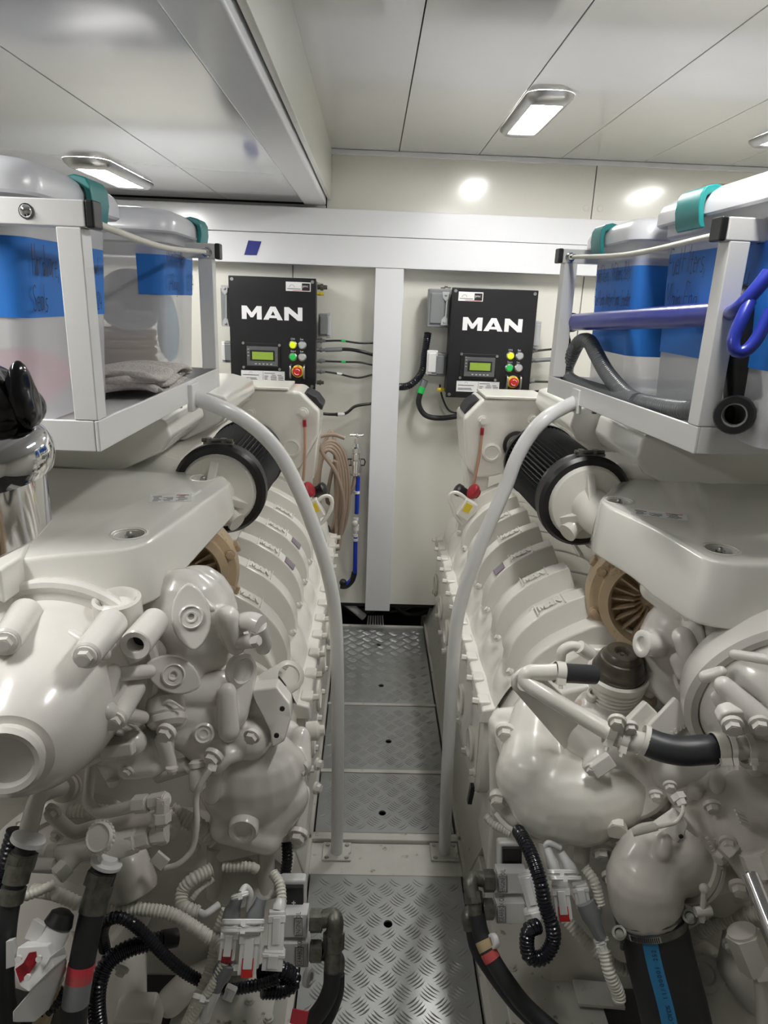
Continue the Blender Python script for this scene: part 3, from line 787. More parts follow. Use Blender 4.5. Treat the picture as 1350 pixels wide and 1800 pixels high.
# right box sides
q = conn_block(UR(-.15, .19, -.07), .075, .15, 'grey', boxR, depth=.07); levers(UR(-.06, .19, -.03), .13, 'greyl', q)
conn_block(UR(-.06, .19, -.07), .05, .15, 'grey', boxR)
conn_block(UR(-.10, .71, -.07), .075, .095, 'grey', boxR, depth=.05)
q = conn_block(UR(-.175, .69, -.045), .045, .10, 'paper', boxR, depth=.012)
conn_block(UR(1.055, .40, -.07), .035, .11, 'greyl', boxR)
for v in (.548, .64, .84, .935): gland(UR, 1.0, v, boxR, r=.0075)
cable([UR(1.08, .548, -.06), q_(968, 614), q_(985, 612)], .0045, 'short black lead at the right side of the right control box, topmost', group=None)
cable([UR(1.08, .64, -.06), q_(968, 632), q_(985, 634)], .009, 'thick grey lead at the right side of the right control box', m='grey')
cable([UR(1.08, .84, -.06), q_(968, 671), q_(985, 670)], .0045, 'short black lead third down on the right control box', group=None)
cable([UR(1.08, .935, -.06), q_(965, 687), q_(985, 688)], .0045, 'lowest short black lead on the right control box', group=None)
gland(UR, -.0, .02, boxR, -1, m='oldsteel', r=.010, l=.04); gland(UR, -.0, .95, boxR, -1, m='yell', r=.008, l=.03)
cable([q_(752, 586, 2.92), q_(750, 600), q_(746, 625), q_(741, 655), q_(722, 676), q_(703, 680, 2.96), q_(690, 676, 2.98)], .016, 'thick black conduit from the right box plug to behind the post', name='conduit', m='corr', corr=.009)
cable([q_(747, 668, 2.93), q_(740, 688), q_(736, 710), q_(748, 730), q_(775, 735), q_(815, 730, 2.9)], .0115, 'black hose with green band looping below the right control box', name='conduit', m='rubber', marks=[(.12, .028, 'green'), (.0, .03, 'grey')])
cable([UR(-.06, .90, -.06), q_(778, 700), q_(790, 722), q_(812, 727, 2.9)], .0042, 'thin black wire hanging beside the right control box')

# ================================================================ TAP, BLUE PIPE, BROWN HOSE
Y = 2.93
t = thing('water_tap', 'chrome water tap with cross handle on the back wall', 'tap', q_(627, 800))
g = G().lathe([(r_*1.35, h_) for r_, h_ in ((.0125, 0), (.017, .004), (.017, .012), (.013, .014), (.013, .05), (.018, .052), (.018, .07), (.014, .073), (.014, .10), (.017, .105), (.017, .125), (.012, .13), (.009, .145), (.006, .147), (.006, .165))], q_(624, 836), (.01, 0, 1), 24)
g.build('tap_body', 'chrome', t)
g = G()
for k in range(4):
    a = k*math.pi/2+.2; c = q_(627, 765); g.tube([c, c+V((math.cos(a), math.sin(a), 0))*.026], [.0045, .006], 10); g.sph(c+V((math.cos(a), math.sin(a), 0))*.026, .007, 10)
g.sph(q_(627, 765), .009, 12).build('tap_handle', 'chrome', t)
g = G().tube([q_(618, 807), q_(612, 807), q_(609, 812), q_(612, 818), q_(618, 818)], .003, 8).tube([q_(634, 807), q_(640, 807), q_(642, 812), q_(640, 818), q_(634, 818)], .003, 8)
g.build('wall_bracket', 'black', t)
t = thing('water_pipe', 'blue plastic water pipe with white valve below the chrome tap', 'pipe', q_(625, 920))
for a, b in (((629, 838), (627, 903)), ((625, 938), (624, 1002))):
    G().cyl(q_(*a), q_(*b), .0098, n=16).build('pipe', 'bluep', t)
G().tube(resample(cr([q_(624, 1000), q_(623, 1012), q_(615, 1022), q_(608, 1028)], 8), .008), .0105, 14).build('pipe', 'bluep', t)
G().lathe([(.013, 0), (.013, .012), (.010, .014), (.010, .028), (.016, .030), (.016, .055), (.010, .057), (.010, .075), (.013, .077), (.013, .09)], q_(624, 943), q_(626, 898)-q_(624, 943), 20).sph(q_(624, 919)-V((0, .012, 0)), (.015, .008, .015), 16).build('valve', 'white', t)
for p in ((627, 865), (624, 948)): G().cyl(q_(*p)-V((0, 0, .006)), q_(*p)+V((0, 0, .006)), .0145, n=16).build('pipe_clip', 'white', t)
G().tube(resample(cr([q_(623, 1006), q_(619, 1020), q_(609, 1030), q_(598, 1030)], 8), .008), .013, 14).sph(q_(603, 1024), .018, 14).build('elbow_fitting', 'black', t)
g = G(); rnd = random.Random(3)
cl = [q_(624, 838, 2.93), q_(620, 858, 2.92), q_(605, 880), q_(590, 884), q_(575, 878, 2.9)]
loops = list(cl)
for k in range(5):
    w_ = 17+k*3.4
    for a in range(10):
        th = a/10*2*math.pi-.8
        loops.append(at(577+w_*math.cos(th)+k*1.5, 862+(72+k*5)*math.sin(th), Y=2.86+.014*k))
loops += [at(592, 960, Y=2.84), at(600, 930, Y=2.84), at(604, 880, Y=2.84), at(590, 830, Y=2.83), at(566, 795, Y=2.82), at(560, 770, Y=2.80), at(585, 764, Y=2.80), at(606, 770, Y=2.80)]
top(G().tube(resample(cr(loops, 8), .01), .0085, 12), 'coiled_hose', 'hoseb', 'clear brown hose hanging in coils from the tap beside the left engine', 'hose')
t = thing('quick_coupling', 'black hose coupling with an orange ring at the coil bottom', 'fitting', at(575, 935, Y=2.80))
G().lathe([(.022, 0), (.026, .01), (.026, .03), (.018, .034), (.017, .07), (.013, .075), (.013, .10)], at(568, 925, Y=2.8), at(583, 962, Y=2.8)-at(568, 925, Y=2.8), 18).build('coupling_body', 'black', t)
G().lathe([(.020, -.012), (.023, -.008), (.023, 0)], at(568, 925, Y=2.8), at(583, 962, Y=2.8)-at(568, 925, Y=2.8), 18).build('coupling_ring', 'orange', t)
# bilge cables in the recess under the wall
for i, (pp, r, lb, mm) in enumerate(((((590, 1040), (612, 1068), (640, 1076), (665, 1062), (690, 1050)), .022, 'thick black bilge cable sagging under the post, left', 'rubber'),
    (((690, 1058), (715, 1078), (745, 1075), (775, 1060)), .018, 'black bilge cable sagging under the wall, right', 'rubber'),
    (((685, 1075), (720, 1068), (770, 1046)), .012, 'thin black bilge cable rising to the right engine', 'black'),
    (((590, 1045), (612, 1062), (640, 1085)), .018, 'white hose sloping down into the recess below the wall', 'paper'))):
    cable([at(*p, Y=3.10 if i != 3 else 3.07) for p in pp], r, lb, name='bilge_cable', m=mm)
g = G()
for k in range(7): g.tube([at(648+k*4, 1082, Y=3.08), at(646+k*4.6, 1099, Y=3.05)], .004, 6)
top(g, 'wire_bundle', 'greyl', 'bunch of thin grey wires at the end of the walkway', 'wires')

# ================================================================ CHROME STRAINER AND BLACK BAG (left foreground)
c = at(-35, 810, Y=.66)
t = thing('chrome_horn', 'polished chrome housing with bolts at the left edge of the view', 'housing', c)
top_c = at(-20, 788, Y=.66)
rr = mpx(top_c, 104)
g = G().lathe([(rr*.2, .022), (rr*.6, .020), (rr*.82, .015), (rr*.95, .006), (rr, -.004), (rr*.985, -.016), (rr*.92, -.026), (rr*.6, -.028)], top_c, (-.08, -.22, 1), 48)
g.build('dome_rim', 'chrome', t)
b0 = top_c-V((0, 0, .026))
g = G(); pl = [b0+V((dx, dy, 0)) for dx, dy in ((-.14, -.062), (.012, -.040), (.024, .016), (.012, .09), (-.14, .09))]
g.prism(pl, (0, 0, -.078)); g.build('base_box', 'chrome', t, bevel=.004)
for dx_, dz_ in ((-.002, -.020), (-.032, -.023)): G().bolt(b0+V((dx_, -.042+dx_*.145, dz_)), (.145, -1, 0), .0062, .008).build('bolt', 'oldsteel', t)
G().box(b0+V((-.017, -.0455, -.022)), (.018, .001, .010), Matrix.Rotation(.2, 3, 'Z')).build('rating_plate', 'paper', t)
g = lump(at(-14, 700, Y=.68), (.046, .05, .040), 12, 48, .22)
g2 = lump(at(40, 702, Y=.67), (.014, .022, .030), 22, 30, .25); g.add(g2.v, g2.f)
tag(g.build('plastic_bag', 'bag'), 'crumpled glossy black plastic bag on top of the chrome housing', 'bag')
# ================================================================ ENGINES: parts common to both
def engine_root(s):
    return thing('marine_engine', ('cream painted marine diesel engine left of the walkway, under the left shelf' if s < 0 else 'cream painted marine diesel engine right of the walkway, under the right shelf'),
                 'engine', (CX+s*.55, 1.9, .2), 'pair of marine diesel engines')
def engine_back(s):
    E = engine_root(s)
    X = lambda u: CX+s*u
    P3 = lambda u, y, z: V((X(u), y, z))
    # crankcase core
    g = G(); g.prism([P3(.245, 1.36, .16), P3(.235, 1.36, .58), P3(.30, 1.36, .72), P3(.42, 1.36, .80), P3(.95, 1.36, .80), P3(.95, 1.36, .16)], (0, 1.25, 0))
    g.build('crankcase', 'engine', E, bevel=.01)
    G().prism([P3(.30, 1.30, .64), P3(.34, 1.30, .72), P3(.55, 1.30, .78), P3(.95, 1.30, .90), P3(.95, 1.30, .3), P3(.34, 1.30, .3)], (0, .10, 0)).build('end_housing', 'engine_b', E, bevel=.01)
    # lower side plate with rounded ends
    pl = []
    y0, y1, z0, z1 = 1.40, 2.66, .325, .585
    for (cy_, cz, a0) in ((y1-.05, z1-.02, 0), (y0+.03, z1-.02, 90), (y0+.09, z0+.09, 180), (y1-.1, z0+.1, 270)):
        r = {0: .02, 90: .02, 180: .09, 270: .1}[a0]
        for k in range(5):
            a = math.radians(a0+k*22.5); pl.append(P3(.213, cy_+r*math.cos(a), cz+r*math.sin(a)))
    sp = G().prism(pl, (s*.03, 0, 0)).build('side_plate', 'engine', E, bevel=.004)
    g = G().prism([p+V((-s*.004, 0, 0)) for p in [P3(.213, y0+.05, .36), P3(.213, y0+.05, .55), P3(.213, y1-.08, .55), P3(.213, y1-.08, .36)]], (s*.006, 0, 0))
    g.build('raised_panel', 'engine', sp, bevel=.003)
    for k in range(6):
        p = P3(.205, 1.52+.205*k, .43)
        G().lathe([(.044, .0), (.046, .006), (.036, .010), (.033, .006), (.033, .002)], p+V((s*.004, 0, 0)), (-s, 0, 0), 28).build('inspection_boss', 'engine', sp)
    for k in range(9):
        g = G().bolt(P3(.209, 1.46+.14*k, .345+(.0 if 0 < k < 8 else .04)), (-s, 0, 0), .009, .010); g.build('flange_bolt', 'engine', sp)
    # flange rail with bolts on top edge
    g = G().prism([P3(.200, 1.40, .570), P3(.205, 1.40, .605), P3(.245, 1.40, .615), P3(.245, 1.40, .570)], (0, 1.24, 0))
    for k in range(12): g.box(P3(.214, 1.44+.105*k, .598), (.030, .040, .036))
    fr = g.build('flange_rail', 'engine', E, bevel=.005)
    for k in range(12):
        p = P3(.203, 1.44+.105*k, .605); G().bolt(p, (-s, 0, .15), .0085, .016).build('flange_bolt', 'engine', fr)
    # scalloped deck between flange and rocker covers
    g = G(); n, m_ = 60, 9; vs = []
    for i in range(n):
        y = 1.40+1.22*i/(n-1)
        for j in range(m_):
            t = j/(m_-1); u = .232+.062*t; z = .605+.105*t
            sc_ = math.sin(math.pi*t)*(.013+.009*math.cos((y-1.465)/.165*2*math.pi))
            vs.append(P3(u-sc_*.6, y, z+sc_))
    g.add(vs, [(i*m_+j, (i+1)*m_+j, (i+1)*m_+j+1, i*m_+j+1) for i in range(n-1) for j in range(m_-1)])
    g.build('manifold_deck', 'engine', E)
    # cylinder head covers
    prof = [(.268, .690), (.272, .745), (.292, .790), (.330, .832), (.370, .858), (.400, .874), (.436, .888), (.500, .880), (.56, .86)]
    body = [(u+.008, z-.040 if i > 0 else z) for i, (u, z) in enumerate(prof)]
    def strip(prof_, ya, yb, base=.62, ins=.0):
        g = G(); pts0 = [P3(u, ya, z) for u, z in prof_]+[P3(prof_[-1][0]+.02, ya, base), P3(prof_[0][0]+.01, ya, base)]
        pts1 = [P3(u, yb, z) for u, z in prof_]+[P3(prof_[-1][0]+.02, yb, base), P3(prof_[0][0]+.01, yb, base)]
        n = len(pts0); g.add(pts0+pts1, [tuple(range(n)), tuple(reversed(range(n, 2*n)))]+[(i, n+i, n+(i+1) % n, (i+1) % n) for i in range(n)])
        return g
    for k in range(7):
        yc = 1.455+.165*k
        if k == 6: yc = 2.44
        sm = lambda pr: [(p.x, p.z) for p in cr([V((u, 0, z)) for u, z in pr], 3)]
        c = strip(sm(body), yc-.078, yc+.078).build('head_cover', 'engine', E, bevel=.006)
        # raised rib, tapering towards its top end, with sloped flanks
        rp = sm(prof[:-2]); g = G(); n = len(rp); rings = []
        for (off, hw) in ((0.0, .046), (.0, .030), (.0, 0)):
            pass
        vs = []
        for i, (u, z) in enumerate(rp):
            t = i/(n-1); hw = .027-.004*t
            du, dz = rp[min(i+1, n-1)][0]-rp[max(i-1, 0)][0], rp[min(i+1, n-1)][1]-rp[max(i-1, 0)][1]
            l = math.hypot(du, dz); nu, nz = -dz/l, du/l
            h = .011
            inn = (u-nu*.042, z-nz*.042)
            vs += [P3(inn[0], yc-hw-.013, inn[1]), P3(u+nu*h, yc-hw, z+nz*h), P3(u+nu*h, yc+hw, z+nz*h), P3(inn[0], yc+hw+.013, inn[1])]
        fs = [(4*i+j, 4*(i+1)+j, 4*(i+1)+(j+1) % 4, 4*i+(j+1) % 4) for i in range(n-1) for j in range(4)]+[(0, 1, 2, 3), (4*n-1, 4*n-2, 4*n-3, 4*n-4)]
        rib = g.add(vs, fs).build('cover_rib', 'engine', c, bevel=.0035)
        rib.data.materials[0] = M['engine']
        # embossed letters on the shoulder of the rib
        i = int(n*.62)
        if k < 5:
            u, z = rp[i]; u2, z2 = rp[i+3]
            du, dz = u2-u, z2-z; l = math.hypot(du, dz); nrm = V((-s*dz/l*1, 0, du/l)); nrm = V((s*(-dz/l), 0, du/l))
            o = P3(u, yc, z)+nrm*.0135
            upd = V((s*du/l, 0, dz/l))                     # outward and up
            ly = V((0, 1, 0)) if s < 0 else V((0, -1, 0))
            # reading direction runs along the rib, letter tops facing up the walkway
            ux = upd if s > 0 else -upd
            uy = V((0, 1, 0))
            st_ = o-ux*.028-uy*.014
            pad = G().box(o-nrm*.0005, (.066, .040, .002), Matrix((ux, uy, ux.cross(uy))).transposed()).build('badge_pad', 'engine', rib, bevel=.0015) if False else None
            man_letters(st_+nrm*.0002, ux, uy, .056, .028, .0022).build('raised_lettering', 'engine', c, smooth=False)
            g = G(); 
            for e in (-1, 1): g.box(o+ux*e*.034, (.0018, .05, .003), Matrix((ux, uy, ux.cross(uy))).transposed())
            g.build('badge_edge', 'engine', c)
        if (s > 0 and k == 2) or (s < 0 and k in (2, 3)):
            u, z = rp[7]; u2, z2 = rp[9]
            du, dz = u2-u, z2-z; l = math.hypot(du, dz); nrm = V((s*(-dz/l), 0, du/l)); upd = V((s*du/l, 0, dz/l))
            R = Matrix((upd, V((0, 1, 0)), upd.cross(V((0, 1, 0))))).transposed()
            st = G().box(P3(u, yc, z)+nrm*.0128, (.036, .038, .0008), R).build('warning_label', 'purple', c)
            g = G()
            for q in range(5): g.box(P3(u, yc-.014+.007*q, z)+nrm*.0135, (.030, .0022, .0004), R)
            g.build('label_print', 'greyl', c)
        if k < 6:   # round recess bosses between ribs
            u, z = body[3]; p = P3(u+.01, yc+.082, z+.004)
            G().sph(p, (.022, .018, .022), 14).build('cover_boss', 'engine', c)
    for k in range(7):   # studs along the cover foot
        G().bolt(P3(.262, 1.40+.165*k, .712), (-s, 0, .8), .0065, .007).build('cover_bolt', 'engine', E)
    # expansion tank at the far end
    Yt = 2.42
    if s > 0:
        out = [(848, 702), (956, 700), (962, 745), (960, 800), (925, 822), (868, 838), (838, 842), (820, 822), (815, 760), (815, 735)]
        TP = lambda px, py, Y=Yt: at(px, py, Y=Y)
        dy = .22
    else:
        out = [(528, 688), (424, 684), (415, 720), (420, 775), (460, 812), (500, 832), (524, 826), (533, 812), (560, 765), (562, 722)]
        TP = lambda px, py, Y=Yt: at(px, py, Y=Y)
        dy = .22
    tk = G().prism([TP(*p) for p in out], (0, dy, 0)).build('expansion_tank', 'engine', E, bevel=.012, seg=3)
    if s > 0:
        foot = [(818, 800), (860, 838), (852, 905), (826, 895)]
    else:
        foot = [(560, 765), (524, 826), (505, 860), (530, 868), (552, 840)]
    G().prism([TP(*p, Y=Yt+.03) for p in foot], (0, .16, 0)).build('tank_leg', 'engine', E, bevel=.008)
    c = (864, 795) if s > 0 else (518, 786) if False else ((864, 795) if s > 0 else (512, 787))
    p = TP(*c, Y=Yt-.003)
    G().lathe([(.030, -.004), (.034, .006), (.026, .009), (.023, .004), (.0, .004)], p, (0, -1, 0), 32).build('tank_boss', 'engine', tk)
    bl = ((849, 740), (937, 737)) if s > 0 else ((533, 726), (440, 726))
    for b_ in bl: G().bolt(TP(*b_, Y=Yt-.004), (0, -1, 0), .014, .008).build('tank_bolt', 'engine', tk)
    if s < 0: G().lathe([(.015, 0), (.015, .006), (.012, .008)], TP(433, 701, Y=Yt-.002), (0, -1, 0), 20).build('tank_eyelet', 'engine', tk); G().bolt(TP(433, 701, Y=Yt-.01), (0, -1, 0), .005, .004).build('tank_bolt', 'oldsteel', tk)
    # lid flange
    lidp = [(852, 697), (962, 695)] if s > 0 else [(420, 680), (508, 684)]
    a, b = TP(*lidp[0]), TP(*lidp[1])
    G().bb(a.x, b.x, Yt-.012, Yt+.2, a.z-.006, a.z+.004).build('tank_top_plate', 'engine', tk, bevel=.003)
    # black foam pad at the chamfer
    ch = ((818, 732), (848, 704)) if s > 0 else ((532, 692), (566, 722))
    a, b = TP(*ch[0], Y=Yt+.03), TP(*ch[1], Y=Yt+.03); d = b-a
    nn = V((-d.z, 0, d.x)).normalized()
    if nn.z < 0: nn = -nn
    G().prism([a+nn*.0, b+nn*.0, b+nn*.016-d*.1, (a+b)/2+nn*.024, a+nn*.016+d*.1], (0, .14, 0)).build('foam_pad', 'rubber', tk, bevel=.005)
    # sight tube
    tb = [(848, 752), (846, 775), (842, 805), (836, 835), (831, 860)] if s > 0 else [(535, 738), (536, 760), (536, 790), (535, 815), (533, 845)]
    G().tube(resample(cr([TP(*q, Y=Yt-.016) for q in tb], 8), .01), .0052, 10).build('sight_tube', 'tube', tk)
    a, b = TP(*tb[0], Y=Yt-.016), TP(*tb[1], Y=Yt-.016)
    G().cyl(a, a.lerp(b, .55), .0068, n=12).build('tube_clamp', 'redd', tk)
    # red filler cap, hook and black fitting
    cp = at(835, 866, Y=2.36) if s > 0 else at(540, 862, Y=2.36)
    dd = V((-s*.85, -.25, .5))
    G().lathe([(.018, -.012), (.018, 0), (.026, .0), (.029, .004), (.029, .014), (.024, .019), (.006, .021)], cp, dd, 20, star=0).build('filler_cap', 'redd', E)
    G().lathe([(.020, -.03), (.020, .0), (.0235, .002), (.0235, .016), (.015, .022)], cp+V((-s*.045, .05, -.01)), dd, 18).build('black_fitting', 'black', E)
    hp = [(795, 890), (790, 878), (793, 868), (803, 866), (816, 874), (824, 884)] if s > 0 else [(556, 884), (566, 874), (578, 872), (584, 882), (580, 900), (567, 918), (558, 922)]
    hp2 = [(795, 890), (800, 905), (812, 922)] if s > 0 else []
    hh = [at(*q, Y=2.30) for q in (list(reversed(hp))+hp2[1:])]
    G().tube(resample(cr(hh, 8), .008), .0068, 12).build('lifting_hook', 'engine', E)
    yl = at(822, 893, Y=2.28) if s > 0 else at(553, 893, Y=2.28)
    tagp = G().box(yl, (.024, .004, .032), Matrix.Rotation(s*.45, 3, 'Y')).build('yellow_label', 'yell', E)
    G().box(yl+V((0, .02, -.01)), (.05, .035, .07), Matrix.Rotation(s*.5, 3, 'Y')).build('label_bracket', 'engine', E, bevel=.006)
    # air filter
    if s > 0: A, B = at(1030, 883, Y=1.60), at(960, 820, Y=1.90); RF = .107
    else: A, B = at(385, 862, Y=1.60), at(428, 810, Y=1.88); RF = .103
    d = (B-A).normalized(); L = (B-A).length
    af = G().lathe([(.05, .0), (RF-.006, .0), (RF-.002, .06), (RF*1.0, L-.012), (RF*.9, L), (.05, L+.004)], A+d*.05, d, 120, star=.075).build('air_filter', 'filter', E, sharp=60)
    G().lathe([(RF-.02, -.002), (RF+.002, -.002), (RF+.010, .006), (RF+.010, .030), (RF+.004, .036), (RF+.006, .050), (RF-.002, .062), (RF-.02, .062)], A, d, 48, ring=True).build('filter_collar', 'black', af)
    G().lathe([(RF-.03, L-.008), (RF+.003, L-.008), (RF+.003, L+.006), (RF-.03, L+.008)], A+d*.05, d, 48, ring=True).build('filter_end_ring', 'black', af)
    a_, b_, _ = axes(d)
    up = V((0, 0, 1)); up = (up-d*up.dot(d)).normalized()
    g = G(); cpos = A+d*.018+up*(RF+.016); side = d.cross(up)
    for e in (-.024, .012): g.cyl(cpos+side*e-up*.008, cpos+side*e+up*.006, .008, n=12); g.cyl(cpos+side*(e-.016), cpos+side*(e+.022), .005, n=10)
    g.box(cpos-up*.006, (.07, .018, .005), Matrix((side, d, up)).transposed())
    g.build('clamp_screw', 'oldsteel', af)
    rim = RF-.012
    cap_ = G().lathe([(rim, .02), (rim, -.006), (rim*.94, -.014), (rim*.5, -.022), (.001, -.026)], A, d, 40).build('filter_end_cap', 'engine', E)
    for k in range(3):
        a0 = k*2*math.pi/3+.6; e = a_*math.cos(a0)+b_*math.sin(a0)
        G().prism([A-d*.012+e*rim*.96+d*.006, A-d*.060+e*.02, A-d*.012+e*.0], axes(e)[0]*.012 if False else e.cross(d)*.02).build('cap_rib', 'engine', cap_, bevel=.002)
    tdir = (V((s*.35, -.55, -.05))).normalized()
    G().tube([A-d*.0, A-d*.05+V((s*.015, 0, -.015)), A-d*.10+V((s*.05, 0, -.03)), A-d*.13+V((s*.10, 0, -.04))], [.048, .050, .050, .05], 28).build('intake_elbow', 'engine', E)
    q = A+V((-s*.028, -.02, -.055)); G().tube([q+V((s*.05, 0, .03)), q, q+V((-s*.016, -.012, -.012))], [.022, .021, .021], 20).lathe([(.0235, 0), (.0235, .006)], q+V((-s*.016, -.012, -.012)), V((-s, -.6, -.6)), 20).build('elbow_stub', 'engine', E)
    # spigot from filter to tank
    G().lathe([(.055, 0), (.060, .01), (.045, .012), (.042, .04)], B+d*.052-d*.02, d, 32).tube([B, B+d*.06, (at(910, 782, Y=2.43) if s > 0 else at(458, 772, Y=2.43))], .033, 24).build('filter_spigot', 'engine_b', E)
    q = at(909, 783, Y=2.405) if s > 0 else at(459, 773, Y=2.405); G().lathe([(.038, 0), (.050, 0), (.050, .012), (.038, .012)], q, (0, 1, 0), 36, ring=True).build('spigot_seal', 'black', E)
    # ducts running under the shelf
    for (ya, yb) in ((1.62, 1.955), (1.965, 2.42)):
        pr = [(.545, 1.155), (.52, 1.195), (.53, 1.245), (.60, 1.262), (.98, 1.262), (.98, 1.12), (.66, 1.10)] if s > 0 else [(.53, 1.17), (.505, 1.205), (.515, 1.245), (.58, 1.262), (.98, 1.262), (.98, 1.13), (.64, 1.115)]
        k_ = (1.0)
        pr2 = [(u+(.05 if yb < 2 else -.02), z-(.012 if yb < 2 else 0)) for u, z in pr]
        G().prism([P3(u, ya, z) for u, z in pr2], (0, yb-ya, 0)).build('top_duct', 'hood', E, bevel=.008, seg=3)
    G().prism([P3(.56, 1.62, 1.05), P3(.56, 1.62, 1.11), P3(.98, 1.62, 1.12), P3(.98, 1.62, .95)], (0, .8, 0)).build('inlet_manifold', 'engine', E, bevel=.02)
    G().tube([P3(.50, 1.62, .98), P3(.50, 2.4, .98)], .04, 20).build('charge_pipe', 'engine', E)
    g = G()
    for k in range(5): g.bolt(P3(.50, 1.66+.15*k, 1.01), (-s*.5, -.2, 1), .007, .008)
    g.tube(cr([P3(.46, 1.60, .93), P3(.45, 1.75, .95), P3(.455, 2.0, .93), P3(.45, 2.25, .94)], 8), .006, 8)
    g.build('rail_fittings', 'engine', E)
    # turbine ring (heat tinted)
    T = at(1150, 1048, Y=1.40) if s > 0 else at(318, 1000, Y=1.42)
    td = V((-s*.32, -.95, .0)) if s > 0 else V((.25, -.95, .05))
    RT = .150 if s > 0 else .128
    tr = G().lathe([(RT*.9, -.035), (RT*.99, -.03), (RT, -.012), (RT*.99, .022), (RT*.93, .034), (RT*.80, .036), (RT*.79, .055), (RT*.66, .060), (RT*.62, .050), (RT*.60, .020), (RT*.3, .014), (.01, .014)], T, td, 64).build('turbine_ring', 'brown', E)
    a_, b_, td = axes(td)
    for k in range(22):
        a0 = k*2*math.pi/22; e = a_*math.cos(a0)+b_*math.sin(a0)
        G().prism([T+td*.012+e*RT*.18, T+td*.040+e*RT*.30, T+td*.046+e*RT*.62, T+td*.012+e*RT*.62], td.cross(e)*.004).build('turbine_fin', 'brown', tr)
    for k in range(8):
        a0 = k*2*math.pi/8+.35; e = a_*math.cos(a0)+b_*math.sin(a0)
        G().bolt(T+td*.036+e*RT*.87, td, .0095, .006).build('turbine_bolt', 'brown', tr)
        G().box(T+e*RT*1.0+td*.0, (.03, .02, .02), Matrix((td, e, td.cross(e))).transposed()).build('turbine_lug', 'brown', tr, bevel=.004)
    return E
EL, ER = engine_back(-1), engine_back(1)

# ---- big plastic hoods over the front of each engine
def hood(E, s, outline, ztop, skirt, bolts, lab, zback=.0):
    """outline: world xy points counter-clockwise, first points = the visible front edge; skirt per point"""
    n = len(outline)
    cen = V((sum(p[0] for p in outline)/n, sum(p[1] for p in outline)/n))
    def off(e):
        out = []
        for i in range(n):
            p0, p1, p2 = (V(outline[(i+k) % n]) for k in (-1, 0, 1))
            d1, d2 = (p1-p0).normalized(), (p2-p1).normalized(); nn = V((d1.y+d2.y, -(d1.x+d2.x))).normalized()
            k = nn.dot(V((d1.y, -d1.x))); out.append(p1-nn*e/max(.5, k))
        return out
    o0, o1 = off(0.0), off(-.012)
    def zt(p): return ztop
    vs = [V((p.x, p.y, ztop)) for p in o0]+[V((p.x, p.y, ztop-skirt[i])) for i, p in enumerate(o1)]+[V((p.x, p.y, ztop-skirt[i])) for i, p in enumerate(off(.003))]+[V((p.x, p.y, ztop-.012)) for p in off(.010)]
    fs = [tuple(range(n))]
    for j in range(3): fs += [(j*n+i, j*n+(i+1) % n, (j+1)*n+(i+1) % n, (j+1)*n+i) for i in range(n)]
    fs.append(tuple(reversed(range(3*n, 4*n))))
    g = G().add(vs, fs); o = g.build('engine_hood', 'hood', E, bevel=.016, seg=4)
    c = G()
    for b in bolts: c.cyl(V((b.x, b.y, ztop-.05)), V((b.x, b.y, ztop+.02)), .0265, n=28)
    cut(o, c)
    for b in bolts:
        q = V((b.x, b.y, ztop))
        G().lathe([(.034, .0005), (.030, .0015), (.0255, -.003), (.0245, -.022), (.001, -.022), (.001, -.024), (.027, -.024), (.029, -.004)], q, (0, 0, 1), 32, ring=True).build('bolt_recess', 'hood', o)
        G().cyl(q-V((0, 0, .022)), q-V((0, 0, .016)), .013, n=20).cyl(q-V((0, 0, .016)), q-V((0, 0, .002)), .008, n=6).sph(q+V((0, 0, -.001)), .0058, 12).build('hood_bolt', 'steel', o)
    return o
def xy(px, py, z): p = at(px, py, Z=z); return V((p.x, p.y))
def crxy(pts, n=4, closed=False): return [V((p.x, p.y)) for p in cr([V((q[0], q[1], 0)) for q in pts], n, closed)]
def soft(poly, r, n=4):
    out = []; N = len(poly)
    for i in range(N):
        p0, p1, p2 = V(poly[i-1]), V(poly[i]), V(poly[(i+1) % N])
        rr = min(r, (p0-p1).length*.4, (p2-p1).length*.4)
        a, b = p1+(p0-p1).normalized()*rr, p1+(p2-p1).normalized()*rr
        for k in range(n+1):
            t = k/n; out.append(a*(1-t)**2+p1*2*t*(1-t)+b*t*t)
    return out
# left hood
Z = 1.115
poly = [xy(0, 992, Z), xy(60, 980, Z), xy(120, 974, Z), xy(245, 964, Z), xy(408, 848, Z), xy(385, 828, Z), xy(300, 800, Z), xy(250, 800, Z), xy(225, 825, Z), xy(85, 822, Z), V((-1.05, 1.78)), V((-1.05, 1.03))]
sp_ = soft(poly, .05)
sk = []
for p in sp_:
    d = (V((-.455, 1.19))-p).length
    sk.append(.105+.035*math.exp(-(d/.07)**2) if p.y < 1.35 else .075)
